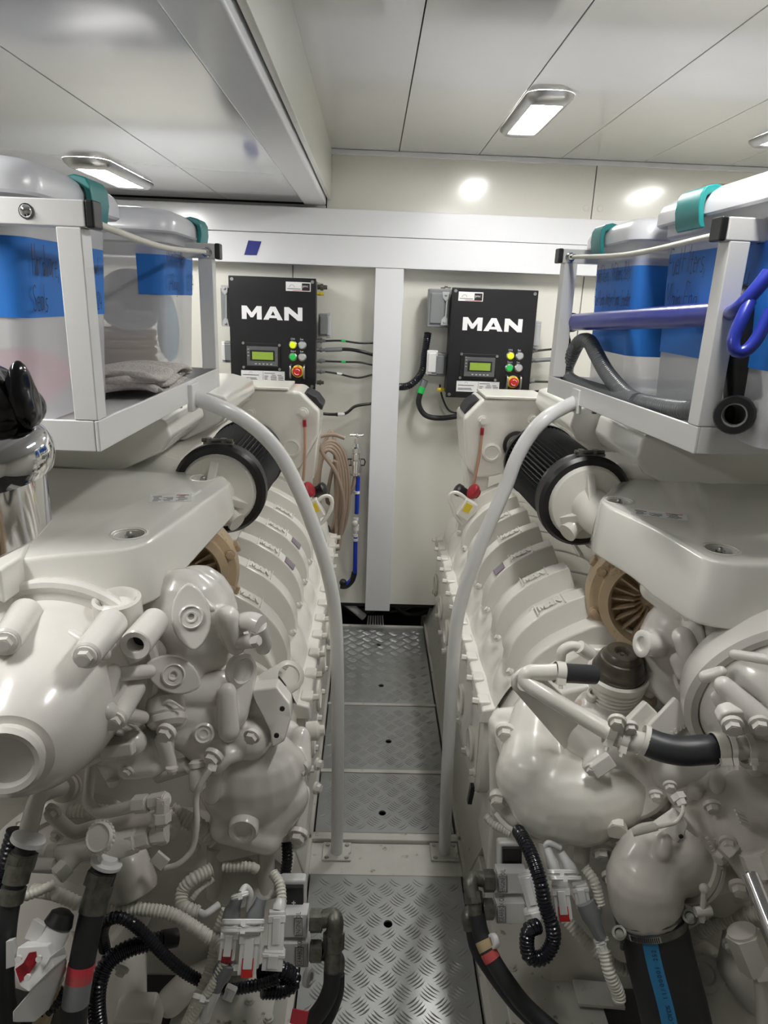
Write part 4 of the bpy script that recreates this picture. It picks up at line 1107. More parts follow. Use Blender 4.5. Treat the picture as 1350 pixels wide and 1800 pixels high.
# order must be counter-clockwise
def ccw(p): return sum(a.x*b.y-b.x*a.y for a, b in zip(p, p[1:]+p[:1])) > 0
if not ccw(sp_): sp_.reverse(); sk.reverse()
hl = hood(EL, -1, sp_, Z, sk, [at(227, 938, Z=Z), at(357, 840, Z=Z)], '')
G().prism([xy(40, 985, Z).to_3d()+V((0, 0, Z-.05)), xy(0, 1010, Z).to_3d()+V((0, 0, Z-.05)), V((-.98, 1.2, Z-.05)), V((-.98, 1.5, Z-.05)), xy(80, 895, Z).to_3d()+V((0, 0, Z-.05))], (0, 0, .058)).build('hood_step', 'hood', hl, bevel=.006)
def stick(px, py, Zz, w_, h_, ang, par, flip=False):
    c = at(px, py, Z=Zz)+V((0, 0, .0006)); R = Matrix.Rotation(ang, 3, 'Z'); ux, uy = R @ V((1, 0, 0)), R @ V((0, 1, 0))
    g = G().box(c, (w_, h_, .0006), R).build('data_sticker', 'paper', par)
    rnd = random.Random(5); q = G()
    for r in range(6):
        for col in range(3):
            if rnd.random() < .8: q.box(c+ux*(-w_*.34+col*w_*.3+rnd.uniform(-.003, .003))+uy*(h_*.3-r*h_*.13)+V((0, 0, .0004)), (w_*rnd.uniform(.12, .24), h_*.05, .0003), R)
    q.build('sticker_print', 'print', g)
    q = G().box(c+ux*w_*.28+uy*h_*.36+V((0, 0, .0005)), (w_*.3, h_*.09, .0003), R); q.build('sticker_print', 'printr', g)
stick(300, 876, Z, .085, .055, .22, hl)
# right hood
Z = 1.125
poly = [xy(1350, 992, Z), xy(1300, 992, Z), xy(1246, 984, Z), xy(1150, 927, Z), xy(1050, 880, Z), xy(1085, 848, Z), xy(1135, 822, Z), xy(1180, 825, Z), xy(1230, 850, Z), xy(1350, 845, Z), V((1.15, 1.66)), V((1.15, 1.03)), V((.9, 1.10))]
sp_ = soft(poly, .045)
sk = []
for p in sp_:
    d = (V((.66, 1.19))-p).length
    sk.append(.115+.03*math.exp(-(d/.09)**2) if p.y < 1.45 else .075)
if not ccw(sp_): sp_.reverse(); sk.reverse()
hr = hood(ER, 1, sp_, Z, sk, [at(1267, 965, Z=Z), at(1088, 880, Z=Z)], '')
stick(1158, 905, Z, .11, .045, -.35, hr)
G().prism([V((.55, 1.64, Z-.01)), V((.80, 1.62, Z-.01)), V((.84, 1.80, Z-.01)), V((.58, 1.80, Z-.01))], (0, 0, .045)).build('hood_rise', 'hood', hr, bevel=.02, seg=4)
# ================================================================ front-end helpers
def Pt(a): return at(a[0], a[1], Y=a[2])
def pipe(pts, rpx, name, m, par, corr=None, n=14, label=None, rlist=None):
    p = [Pt(a) for a in pts]; r = mpx(p[len(p)//2], rpx)
    g = G()
    if corr: g.corr(p, r, corr, .13, n)
    else:
        q = cr(p, 8) if len(p) > 2 else p
        g.tube(q, r, n)
    return g.build(name, m, par, label=label)
def fbolt(a, rpx, par, m='engine_b', d=None, name='hex_bolt', h=None):
    p = Pt(a); r = mpx(p, rpx); d = d or V((-.22+.1*math.sin(a[0]), -.93, -.22+.1*math.cos(a[1])))
    return G().bolt(p, d, r, h or r*.8).build(name, m, par)
def ringed(a, b, prof, name, m, par, n=28, ring=False, sc_=None):
    """profile radii/heights in pixels along a->b"""
    p, q = Pt(a), Pt(b); k = mpx(p, 1)
    return G().lathe([(r*k, h*k) for r, h in prof], p, q-p, n, ring=ring).build(name, m, par)
def clampring(a, b, rpx, wpx, par, m='engine_b', screw=True, name='hose_clamp'):
    p, q = Pt(a), Pt(b); d = (q-p).normalized(); k = mpx(p, 1); g = G()
    g.lathe([(rpx*k, 0), (rpx*k*1.08, .0), (rpx*k*1.08, wpx*k), (rpx*k, wpx*k)], p, d, 26, ring=True)
    if screw:
        u, v, _ = axes(d); up = tocam(p); up = (up-d*up.dot(d)).normalized(); sd = d.cross(up)
        c = p+d*wpx*k*.5+(up*.6+sd*.7).normalized()*rpx*k*1.12
        g.box(c, (wpx*k*1.0, .012, .008), Matrix((d, sd, up)).transposed()); g.cyl(c+sd*.004, c+sd*.013, .004, n=6)
    return g.build(name, m, par)
def hexn(a, b, rpx, name='hex_fitting', m='engine_b', par=None, bev=.0012):
    p, q = Pt(a), Pt(b); r = mpx(p, rpx)
    return G().cyl(p, q, r, n=6).cyl(p-(q-p)*.08, q+(q-p)*.08, r*.82, n=18).build(name, m, par, bevel=0)
S_ = lambda c, a, rpx, k=(1, 1, 1): c.sph(Pt(a), tuple(mpx(Pt(a), rpx)*q for q in k), 18)
# ================================================================ LEFT ENGINE FRONT
E = EL
# lower dark core
X = lambda u: CX-u
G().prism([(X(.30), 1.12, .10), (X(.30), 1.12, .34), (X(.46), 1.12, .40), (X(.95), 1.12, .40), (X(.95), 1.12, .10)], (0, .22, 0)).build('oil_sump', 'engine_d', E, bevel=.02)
# big domed housing (front left)
c1, nose = at(92, 1192, Y=1.0), at(14, 1328, Y=.775)
ax = (nose-c1).normalized(); LN = (nose-c1).length
prof = [(.10, -.07), (.155, -.06), (.170, -.02), (.172, .004), (.168, .010), (.160, .012), (.150, .006), (.138, .008), (.132, .02), (.129, LN*.25), (.118, LN*.5), (.098, LN*.75), (.074, LN*.93), (.058, LN*1.0), (.02, LN*1.02)]
hs = G().lathe(prof, c1, ax, 64).build('domed_housing', 'engine_b', E, sharp=32)
G().lathe([(.030, .0), (.047, -.004), (.049, .010), (.044, .016), (.037, .014), (.034, .006), (.001, .006)], nose+ax*.004, ax, 36).build('nose_boss', 'engine_b', hs)
for (a, rp, back, lug) in (((152, 1152, .86), 15, (196, 1096, .97), 27), ((10, 1128, .86), 15, (45, 1078, .97), 27), ((203, 1264, .90), 13, (232, 1210, .99), 22), ((117, 1343, .88), 14, (140, 1300, .97), 24)):
    p, q = Pt(a), Pt(back); k = mpx(p, 1); d = (p-q).normalized()
    g = G().cyl(q, p, lug*k*1.15, lug*k*.95, n=24); g.lathe([(lug*k*.95, 0), (lug*k*.8, .003)], p, d, 24)
    g.build('bolt_lug', 'engine_b', hs)
    G().bolt(p+d*.005, d, rp*k, rp*k*.8).build('hex_bolt', 'engine_b', hs)
cst = Cast()
cst.cap(Pt((200, 1180, .93)), Pt((185, 1245, .90)), .012, .010)
cst.cap(Pt((210, 1185, .95)), Pt((262, 1180, 1.0)), .012, .012)
cst.cap(Pt((185, 1250, .89)), Pt((250, 1262, .98)), .014, .012)
cst.cap(Pt((125, 1115, .94)), Pt((185, 1150, .92)), .010, .010)
cst.cast('stiffening_ribs', 'engine_b', hs, .0035, 3)
# casting seam on the dome
pts = []
u_, v_, _ = axes(ax)
g = G().tube(cr([at(45, 1314, Y=.79), at(85, 1298, Y=.822), at(125, 1275, Y=.857), at(160, 1247, Y=.885)], 8), .0022, 6); g.build('casting_seam', 'engine_b', hs)
# horizontal pad with recess above
p = Pt((205, 1052, 1.02))
g = G().lathe([(.046, -.10), (.038, -.05), (.038, .0), (.033, .003), (.028, -.002), (.026, -.012), (.001, -.013)], p, (0, -.12, 1), 32)
g.build('sensor_pad', 'engine_b', E)
# hollow lug
p, q = Pt((238, 1134, .93)), Pt((272, 1092, 1.02)); d = (p-q).normalized()
G().lathe([(.023, -(p-q).length), (.024, 0), (.022, .002), (.013, .0), (.012, -.03), (.001, -.03)], p, d, 28).build('hollow_lug', 'engine_b', E)
G().cyl(p-d*.026, p-d*.024, .012, n=16).build('lug_bore', 'dark', E)
# rear round housing with oval plates
cst = Cast(); S_(cst, (325, 1105, 1.16), 96, (.94, .62, 1.18)); S_(cst, (352, 1080, 1.19), 84, (.8, .6, 1.1)); cst.cap(Pt((300, 1190, 1.09)), Pt((340, 1200, 1.12)), .034, .03)
cst.cap(Pt((262, 1150, 1.06)), Pt((258, 1230, 1.04)), .03, .03); cst.cap(Pt((400, 1085, 1.12)), Pt((415, 1135, 1.12)), .022, .018)
cst.cap(Pt((345, 1045, 1.09)), Pt((372, 1070, 1.08)), .008, .008)
rh = cst.cast('round_housing', 'engine_b', E, .0045, 3)
def ovalplate(c, tilt, L_, r0, par, dcam=None):
    p = Pt(c); n_ = tocam(p); n_ = (n_+V((0, 0, -.1))).normalized(); ux = CR.copy(); ux = (ux-n_*ux.dot(n_)).normalized(); uy = n_.cross(ux)
    R = Matrix((ux, uy, n_)).transposed() @ Matrix.Rotation(tilt, 3, 'Z'); ux, uy = R.col[0], R.col[1]
    pl = []
    for k in range(25):
        a = 2*math.pi*k/25; rx = r0*(1-.0*abs(math.sin(a))); e = abs(math.sin(a))**3
        pl.append(p+ux*math.cos(a)*r0*(1-.25*e)+uy*math.sin(a)*L_)
    o = G().prism([q-n_*.03 for q in pl], n_*.036).build('cover_plate', 'engine_b', par, bevel=.004)
    G().lathe([(r0*.62, 0), (r0*.64, .003), (r0*.56, .0045), (r0*.52, .002), (r0*.30, .002), (r0*.28, .0035), (r0*.2, .003), (r0*.16, -.0), (.0005, -.001)], p+n_*.006, n_, 28).build('plug', 'engine_b', o)
ovalplate((336, 1084, 1.045), .12, .056, .032, rh)
ovalplate((305, 1186, 1.02), 1.15, .048, .030, rh)
# stubs to the right
pipe([(408, 1098, 1.14), (440, 1092, 1.12), (458, 1098, 1.11)], 17, 'coolant_stub', 'engine_b', E)
pipe([(410, 1131, 1.12), (446, 1126, 1.10)], 13, 'coolant_stub', 'engine_b', E)
hexn((442, 1128, 1.10), (455, 1126, 1.095), 10, par=E)
ringed((452, 1100, 1.12), (470, 1165, 1.16), [(10, -4), (17, 0), (17, 55), (12, 66), (2, 70)], 'sensor_cylinder', 'engine_b', E)
# lifting eye plate
def eyeplate(par, eye, ro, ri, foot, thick, name='lifting_eye', m='engine'):
    p = Pt(eye); k = mpx(p, 1); f1, f2 = Pt(foot[0]), Pt(foot[1])
    n_ = (f1-p).cross(f2-p).normalized()
    if n_.dot(tocam(p)) < 0: n_ = -n_
    mid = (f1+f2)/2; d = (p-mid).normalized(); sd = n_.cross(d)
    pl = [f1, f2] if (f1-mid).dot(sd) > 0 else [f2, f1]
    # arc around the eye from -sd side to +sd side
    arc = [p+(d*math.cos(a)+sd*math.sin(a))*ro*k for a in [(-math.pi*.55)+i*(math.pi*1.1)/14 for i in range(15)]]
    o = G().prism(pl+arc, n_*thick).build(name, m, par, bevel=.002)
    c = G().cyl(p-n_*.03, p+n_*.05, ri*k, n=28); cut(o, c)
    return o
eyeplate(E, (506, 1190, 1.30), 28, 19, ((432, 1200, 1.27), (482, 1242, 1.25)), .012)
fbolt((462, 1214, 1.235), 9, E)
# central mount body with embossed block and bracket
cst = Cast()
cst.cap(Pt((425, 1180, 1.15)), Pt((400, 1250, 1.11)), .030, .040); cst.cap(Pt((400, 1250, 1.11)), Pt((330, 1290, 1.08)), .040, .034)
cst.cap(Pt((430, 1190, 1.17)), Pt((470, 1270, 1.16)), .022, .03); cst.cap(Pt((400, 1215, 1.08)), Pt((402, 1285, 1.06)), .016, .020)
cst.cap(Pt((470, 1270, 1.16)), Pt((440, 1300, 1.12)), .034, .04); cst.cap(Pt((365, 1260, 1.10)), Pt((290, 1255, 1.08)), .035, .03)
cst.cap(Pt((330, 1290, 1.08)), Pt((375, 1330, 1.08)), .03, .034); cst.cap(Pt((425, 1320, 1.10)), Pt((370, 1340, 1.06)), .018, .014)
S_(cst, (300, 1262, 1.03), 30, (1, .7, .9)); cst.cap(Pt((330, 1220, 1.1)), Pt((380, 1215, 1.12)), .03, .04)
mb = cst.cast('mount_casting', 'engine_b', E, .004, 2)
ringed((398, 1282, 1.07), (400, 1300, 1.06), [(12, 0), (15, 2), (15, 5), (12, 7), (14, 9), (14, 12), (11, 15)], 'threaded_end', 'engine_b', mb)
ringed((358, 1290, 1.05), (357, 1296, 1.02), [(18, -6), (19, 0), (15, 3), (12, 0), (8, 1), (5, -2), (.5, -2)], 'recessed_plug', 'engine_b', mb)
p = Pt((438, 1190, 1.12)); 
G().lathe([(.03, -.01), (.032, .004), (.024, .007), (.02, .002), (.001, .002)], Pt((424, 1178, 1.12)), V((.75, -.6, .1)), 24).build('side_boss', 'engine_b', mb)
ln = [(487, 1208, 1.13), (510, 1238, 1.11), (512, 1262, 1.10), (500, 1304, 1.09), (478, 1316, 1.09), (474, 1286, 1.10), (462, 1262, 1.11), (448, 1236, 1.12), (440, 1213, 1.13)]
G().prism([Pt(a) for a in ln], (0, .035, .0)).build('bracket_plate', 'engine_b', E, bevel=.004)
for a in ((496, 1246, 1.098), (486, 1293, 1.085)): G().cyl(Pt(a)+V((0, .002, 0)), Pt(a)-V((0, .0012, 0)), .0048, n=14).build('bracket_hole', 'dark', E)
fbolt((443, 1294, 1.05), 11, E); 
for k, ch in enumerate('170H'): pass
g = G().tube(cr([Pt((285, 1238, 1.0)), Pt((300, 1232, 1.0)), Pt((322, 1246, 1.0))], 5), .002, 6).build('casting_seam', 'engine_b', E)
# cylindrical cap housing (thermostat) and pump left of it
ringed((290, 1235, 1.03), (296, 1300, .99), [(20, -20), (33, -6), (34, 18), (31, 22), (33, 24), (33, 34), (26, 42), (4, 46)], 'thermostat_cap', 'engine_b', E)
pipe([(250, 1248, 1.03), (215, 1300, .99)], 24, 'threaded_stub', 'engine_b', E, corr=.010)
cst = Cast(); S_(cst, (243, 1315, 1.03), 58, (1.1, .8, .95)); cst.cap(Pt((185, 1325, 1.02)), Pt((235, 1305, .98)), .022, .022)
cst.cap(Pt((185, 1335, 1.03)), Pt((200, 1372, 1.0)), .018, .012); cst.cap(Pt((285, 1300, 1.0)), Pt((300, 1345, 1.0)), .014, .012); cst.cap(Pt((270, 1345, 1.0)), Pt((225, 1352, .99)), .02, .018)
pb = cst.cast('fuel_pump_body', 'engine_b', E, .004, 3)
for a in ((198, 1374, .985), (302, 1352, .985), (225, 1356, .965)): fbolt(a, 8, pb, d=V((0, -.3, -1)) if a[0] != 225 else None)
G().box(Pt((207, 1318, .955)), (.055, .02, .022), Matrix((CR, CF, CU)).transposed() @ Matrix.Rotation(-.12, 3, 'Y')).build('name_pad', 'engine_b', pb, bevel=.004)
fbolt((292, 1288, .955), 13, E)
# sensor with cable
fbolt((375, 1330, 1.025), 13, E, name='sensor_nut'); hexn((373, 1344, 1.015), (370, 1356, 1.005), 9, par=E)
pipe([(370, 1352, 1.0), (352, 1380, .99), (345, 1405, .985), (346, 1450, .97), (338, 1492, .96), (315, 1518, .95), (290, 1526, .95)], 5.2, 'sensor_cable', 'engine_b', E)
G().box(Pt((281, 1512, .945)), (.026, .008, .022), Matrix((CR, CF, CU)).transposed() @ Matrix.Rotation(.7, 3, 'Y')).build('cable_tag', 'engine_b', E, bevel=.001)
ringed((346, 1340, 1.03), (348, 1385, 1.01), [(9, -4), (14, 0), (14, 8), (11, 10), (14, 14), (15, 24), (14, 44), (8, 50)], 'banjo_fitting', 'engine_b', E)
pipe([(275, 1362, 1.05), (330, 1345, 1.05)], 15, 'cross_tube', 'engine_b', E)
# timing gear casting lower right
cst = Cast(); S_(cst, (440, 1368, 1.15), 92, (1, .78, 1.08)); cst.cap(Pt((470, 1320, 1.15)), Pt((505, 1345, 1.17)), .045, .04)
cst.cap(Pt((470, 1440, 1.13)), Pt((500, 1400, 1.15)), .05, .05); cst.cap(Pt((375, 1350, 1.08)), Pt((372, 1400, 1.07)), .02, .016)
cst.cap(Pt((528, 1295, 1.24)), Pt((530, 1345, 1.20)), .022, .022); cst.cap(Pt((530, 1395, 1.20)), Pt((524, 1462, 1.16)), .020, .018)
cst.cap(Pt((505, 1290, 1.26)), Pt((520, 1470, 1.22)), .03, .03); cst.cap(Pt((395, 1455, 1.10)), Pt((470, 1475, 1.10)), .03, .03)
gc = cst.cast('timing_casting', 'engine_b', E, .0045, 3)
fbolt((524, 1350, 1.165), 14, gc); fbolt((524, 1467, 1.12), 13, gc)
ringed((427, 1460, 1.06), (424, 1474, 1.04), [(26, -20), (27, 0), (24, 5), (17, 4), (14, -1), (1, -2)], 'lower_boss', 'engine_b', gc)
ringed((486, 1362, 1.10), (492, 1366, 1.085), [(16, -10), (17, 0), (12, 2), (9, -2), (1, -3)], 'oval_boss', 'engine_b', gc)
# cylinder bolts on corner, near end of flange rail
ringed((545, 1285, 1.32), (562, 1284, 1.32), [(16, -6), (17, 0), (17, 14), (10, 18), (9, 26)], 'dowel_boss', 'engine', E)
fbolt((559, 1343, 1.30), 8, E, d=V((1, -.4, .1))); fbolt((557, 1385, 1.30), 8, E, d=V((1, -.4, .1)))
# legs and base plate below the casting
for (a, b) in (((378, 1488, 1.12), (378, 1575, 1.10)), ((468, 1470, 1.13), (468, 1572, 1.10))):
    pipe([a, b], 14.5, 'support_leg', 'engine_d', E)
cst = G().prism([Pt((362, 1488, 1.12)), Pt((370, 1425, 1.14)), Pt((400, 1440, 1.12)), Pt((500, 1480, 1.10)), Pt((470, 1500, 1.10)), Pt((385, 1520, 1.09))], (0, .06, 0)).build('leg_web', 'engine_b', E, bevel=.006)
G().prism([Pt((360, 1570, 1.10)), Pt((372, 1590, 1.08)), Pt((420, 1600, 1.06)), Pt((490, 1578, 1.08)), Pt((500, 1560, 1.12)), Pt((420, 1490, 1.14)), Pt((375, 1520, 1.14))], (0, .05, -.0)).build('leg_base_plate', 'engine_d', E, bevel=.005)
# pipework left
pipe([(118, 1384, 1.06), (95, 1388, 1.03), (68, 1402, .98), (55, 1440, .93), (46, 1478, .90)], 15, 'fuel_pipe', 'engine_b', E)
ringed((122, 1384, 1.07), (98, 1388, 1.03), [(17, 0), (24, 2), (24, 8), (19, 10), (19, 14), (24, 16), (23, 24), (17, 26)], 'pipe_flange', 'engine_d', E)
pipe([(161, 1345, 1.05), (156, 1385, 1.02), (155, 1410, .99), (172, 1427, .975), (205, 1424, .965), (240, 1414, .96)], 10.5, 'fuel_pipe', 'engine_b', E)
hexn((238, 1414, .955), (260, 1412, .95), 16, par=E); hexn((266, 1410, .95), (292, 1405, .945), 14, par=E)
hexn((285, 1402, .945), (285, 1425, .94), 13, par=E); hexn((284, 1428, .94), (284, 1444, .935), 17, par=E); hexn((285, 1448, .935), (285, 1478, .93), 13, par=E)
hexn((292, 1467, .93), (268, 1470, .93), 15, par=E); hexn((264, 1470, .93), (244, 1476, .93), 18, par=E); hexn((240, 1477, .93), (228, 1480, .93), 21, par=E)
cst = Cast(); cst.cap(Pt((232, 1480, .93)), Pt((190, 1490, .93)), .020, .023); cst.cap(Pt((190, 1490, .93)), Pt((178, 1522, .92)), .021, .017); cst.cap(Pt((185, 1490, .94)), Pt((140, 1497, .95)), .018, .016)
cst.cap(Pt((140, 1497, .95)), Pt((95, 1500, .95)), .015, .013); cst.cap(Pt((140, 1497, .95)), Pt((112, 1528, .93)), .014, .013)
cst.cast('valve_body', 'engine_b', E, .0035, 2)
hexn((118, 1522, .93), (100, 1540, .915), 17, par=E, name='hex_plug'); hexn((100, 1498, .95), (85, 1500, .95), 15, par=E, name='hex_plug')
pipe([(95, 1522, .93), (60, 1520, .93)], 13, 'side_stub', 'engine_b', E)
p, q = Pt((174, 1472, .90)), Pt((170, 1462, .885)); k = mpx(p, 1); d = (V((-.25, -.75, .6))).normalized()
g = G().lathe([(22*k, -.012), (26*k, -.008), (26*k, .0), (23*k, .004), (20*k, .002), (.001, .003)], p, d, 40)
a_, b_, _ = axes(d)
for i in range(22):
    t_ = i*2*math.pi/22; g.sph(p-d*.004+(a_*math.cos(t_)+b_*math.sin(t_))*26*k, .0032, 8)
g.build('knurled_cap', 'engine_b', E)
ringed((215, 1500, .985), (243, 1588, .95), [(10, -10), (30, 0), (39, 14), (42, 62), (38, 72), (20, 80), (3, 83)], 'filter_bowl', 'engine_d', E, n=36)
# bracket strap
cst = Cast(); cst.chain([(Pt((90, 1430, 1.0)), .013), (Pt((110, 1450, 1.0)), .013), (Pt((130, 1465, 1.0)), .012), (Pt((170, 1452, 1.02)), .012), (Pt((255, 1440, 1.05)), .014)])
cst.cast('pipe_bracket', 'engine_d', E, .004, 2)
fbolt((93, 1426, .975), 11, E)
# backing pieces seen between the pipes
ringed((120, 1560, 1.12), (112, 1590, 1.0), [(50, -20), (150, -8), (155, 10), (140, 18), (120, 18), (112, 8), (20, 8)], 'flywheel_cover', 'engine_d', E, n=48)
for k in range(6): fbolt((40+k*60, 1450+(k % 2)*14+k*5, 1.10), 9, E, 'engine_d')
pipe([(300, 1425, 1.12), (345, 1450, 1.11), (380, 1478, 1.10)], 15, 'corrugated_conduit', 'corrw', E, corr=.008)
pipe([(290, 1420, 1.1), (310, 1450, 1.09), (300, 1470, 1.09)], 8, 'corrugated_conduit', 'corrw', E, corr=.006)
pipe([(120, 1425, 1.12), (200, 1428, 1.12), (300, 1440, 1.12)], 12, 'corrugated_conduit', 'corrw', E, corr=.008)
pipe([(372, 1528, 1.05), (340, 1545, 1.03), (322, 1565, 1.02), (320, 1590, 1.0), (335, 1600, .99), (350, 1604, .99)], 12, 'corrugated_conduit', 'corrw', E, corr=.007)
pipe([(375, 1545, 1.05), (350, 1565, 1.03), (338, 1580, 1.02)], 5, 'corrugated_conduit', 'corrw', E, corr=.006)
pipe([(352, 1604, .985), (362, 1606, .98), (385, 1590, 1.0)], 6, 'conduit_tail', 'paper', E)
pipe([(392, 1524, 1.06), (440, 1524, 1.06), (452, 1530, 1.06)], 9, 'corrugated_conduit', 'corrw', E, corr=.007)
pipe([(186, 1601, .93), (240, 1598, .93), (300, 1606, .93), (345, 1632, .92), (378, 1655, .91), (392, 1668, .90)], 11.5, 'corrugated_conduit', 'corrw', E, corr=.0065)
pipe([(95, 1555, .98), (60, 1570, .96), (40, 1575, .95), (20, 1565, .95)], 9, 'corrugated_conduit', 'corrw', E, corr=.007)
pipe([(60, 1565, 1.0), (100, 1572, .98), (140, 1590, .97)], 12, 'corrugated_conduit', 'corrw', E, corr=.008)
pipe([(400, 1600, .95), (385, 1640, .93), (372, 1700, .90), (352, 1750, .87), (330, 1800, .85)], 12, 'corrugated_conduit', 'corrw', E, corr=.0062)
pipe([(480, 1535, 1.04), (492, 1555, 1.02), (495, 1590, .99), (490, 1598, .985)], 9.5, 'corrugated_conduit', 'corrw', E, corr=.006)
pipe([(150, 1620, 1.02), (170, 1670, 1.0), (180, 1740, .96)], 26, 'bilge_pipe', 'engine_d', E)
cst = Cast(); cst.chain([(Pt((300, 1760, 1.05)), .03), (Pt((330, 1730, 1.06)), .03), (Pt((370, 1712, 1.08)), .03)]); cst.chain([(Pt((225, 1690, .98)), .035), (Pt((215, 1750, .95)), .045), (Pt((200, 1800, .93)), .05)])
cst.cast('lower_casting', 'engine_d', E, .006, 3)
fbolt((214, 1705, .90), 9, E, 'engine_d'); fbolt((100, 1718, .90), 10, E, 'engine_d')
# painted block lower centre-left
G().box(Pt((245, 1785, .92)), (.07, .05, .08), Matrix.Rotation(.3, 3, 'X')).build('pump_block', 'engine_d', E, bevel=.006)

# ---- hoses and loose fittings (left): own things
def hose(name, label, cat, pts, rpx, m, extra=(), corr=None, group=None):
    p0 = Pt(pts[0]); t = thing(name, label, cat, p0, group)
    o = pipe(pts, rpx, 'hose_body', m, t, corr=corr)
    q = cr([Pt(a) for a in pts], 12); k = mpx(q[len(q)//2], 1)
    for (f0, f1, rr, mm, nm) in extra:
        i, j = int(f0*(len(q)-1)), int(f1*(len(q)-1))
        G().tube(q[i:max(j, i+1)+1], rpx*k*rr, 16).build(nm, mm, t)
    return t
t = hose('hydraulic_hose', 'thick black hose with pink-red bands running to the bottom edge, left', 'hose',
     [(184, 1530, .90), (172, 1570, .88), (163, 1600, .865), (150, 1660, .84), (140, 1715, .82), (133, 1760, .805), (128, 1815, .79)], 22, 'rubber',
     ((.10, .36, 1.08, 'oldsteel', 'crimp_collar'), (.60, .64, 1.04, 'redband', 'red_band'), (.65, .70, 1.03, 'printr', 'faded_band'), (.70, .86, 1.03, 'grey', 'clear_sleeve')))
hexn((180, 1532, .895), (172, 1556, .885), 26, par=t, m='oldsteel'); ringed((186, 1520, .90), (180, 1535, .895), [(16, -14), (18, -8), (27, -6), (27, 0), (20, 4)], 'white_collar', 'paper', t)
t = hose('hydraulic_hose', 'black hose with steel hex fittings descending along the left edge', 'hose',
     [(48, 1478, .89), (38, 1510, .87), (26, 1555, .85), (14, 1610, .83), (8, 1680, .81), (8, 1740, .80), (18, 1810, .79)], 17, 'rubber',
     ((.0, .06, 1.25, 'rubgrey', 'taped_joint'), (.22, .32, 1.3, 'oldsteel', 'crimp_collar'), (.36, .44, 1.25, 'oldsteel', 'crimp_collar')))
hexn((42, 1500, .875), (34, 1527, .865), 25, par=t, m='oldsteel'); ringed((52, 1470, .89), (46, 1484, .885), [(24, 0), (29, 2), (29, 10), (24, 12)], 'white_collar', 'paper', t)
pipe([(30, 1460, .92), (12, 1520, .9), (0, 1560, .88)], 18, 'side_hose', 'corr', t, corr=.008)
hose('corrugated_loom', 'thin black corrugated loom arching from the banded hose to the connectors, left', 'loom',
     [(184, 1668, .92), (180, 1640, .91), (190, 1618, .90), (215, 1614, .90), (248, 1636, .90), (290, 1680, .90), (335, 1715, .90), (390, 1738, .90), (450, 1732, .90), (490, 1720, .91)], 10.5, 'corr', corr=.006)
hose('corrugated_loom', 'thick black corrugated loom bending down to the bottom edge beside the banded hose', 'loom',
     [(310, 1648, .94), (270, 1655, .92), (225, 1668, .90), (190, 1692, .88), (173, 1730, .86), (170, 1770, .85), (174, 1812, .84)], 15.5, 'corr', ((.0, .12, 1.05, 'rubber', 'smooth_sleeve'),), corr=.0065)
hose('corrugated_loom', 'black corrugated loom curving along the bottom left corner', 'loom', [(115, 1738, .86), (90, 1768, .84), (50, 1785, .83), (5, 1790, .82)], 14, 'corr', corr=.0065)
hose('corrugated_loom', 'thick black corrugated loom end under the grey plug bodies, left of the walkway', 'loom',
     [(455, 1712, .93), (495, 1706, .93), (515, 1722, .93), (500, 1738, .92), (460, 1740, .91)], 15, 'corr', corr=.006)
# white and red actuator in the lower left corner
t = thing('actuator', 'white plastic actuator with dark red front and black nose, lower left corner', 'actuator', Pt((70, 1700, .80)))
ringed((105, 1618, .84), (70, 1700, .80), [(10, -18), (20, -12), (25, 6), (24, 8)], 'black_nose', 'black', t); ringed((100, 1625, .84), (62, 1705, .80), [(22, 0), (27, 4), (27, 74), (22, 80)], 'barrel', 'white', t)
G().prism([Pt(a) for a in ((30, 1665, .79), (84, 1662, .80), (95, 1700, .79), (50, 1745, .76), (34, 1735, .76), (24, 1705, .77))], V((.005, .035, -.02))).build('body_block', 'white', t, bevel=.002)
G().prism([Pt(a) for a in ((52, 1674, .787), (64, 1672, .787), (66, 1690, .785), (50, 1715, .772), (36, 1726, .765), (28, 1702, .77), (42, 1692, .778))], V((0, -.002, .001))).build('red_face', 'redd', t)
for a in ((34, 1684, .775), (70, 1684, .785), (50, 1717, .765)): G().cyl(Pt(a), Pt(a)-V((0, .004, -.002)), .0045, n=14).build('screw_boss', 'white', t)
G().prism([Pt(a) for a in ((58, 1615, .82), (80, 1628, .82), (66, 1660, .81), (42, 1650, .81))], V((0, .012, -.01))).build('bracket_tab', 'white', t, bevel=.001)
G().prism([Pt(a) for a in ((50, 1745, .765), (88, 1680, .79), (92, 1725, .80), (60, 1800, .77), (20, 1800, .75), (20, 1780, .75))], V((.01, .03, -.01))).build('lower_arm', 'white', t, bevel=.004)
G().prism([Pt(a) for a in ((10, 1655, .80), (22, 1652, .80), (28, 1698, .79), (10, 1704, .79))], V((0, .01, -.006))).build('side_tab', 'white', t, bevel=.001)
g = pipe([(100, 1690, .87), (88, 1740, .85), (70, 1800, .83)], 17, 'amber_tube', 'amber', t)
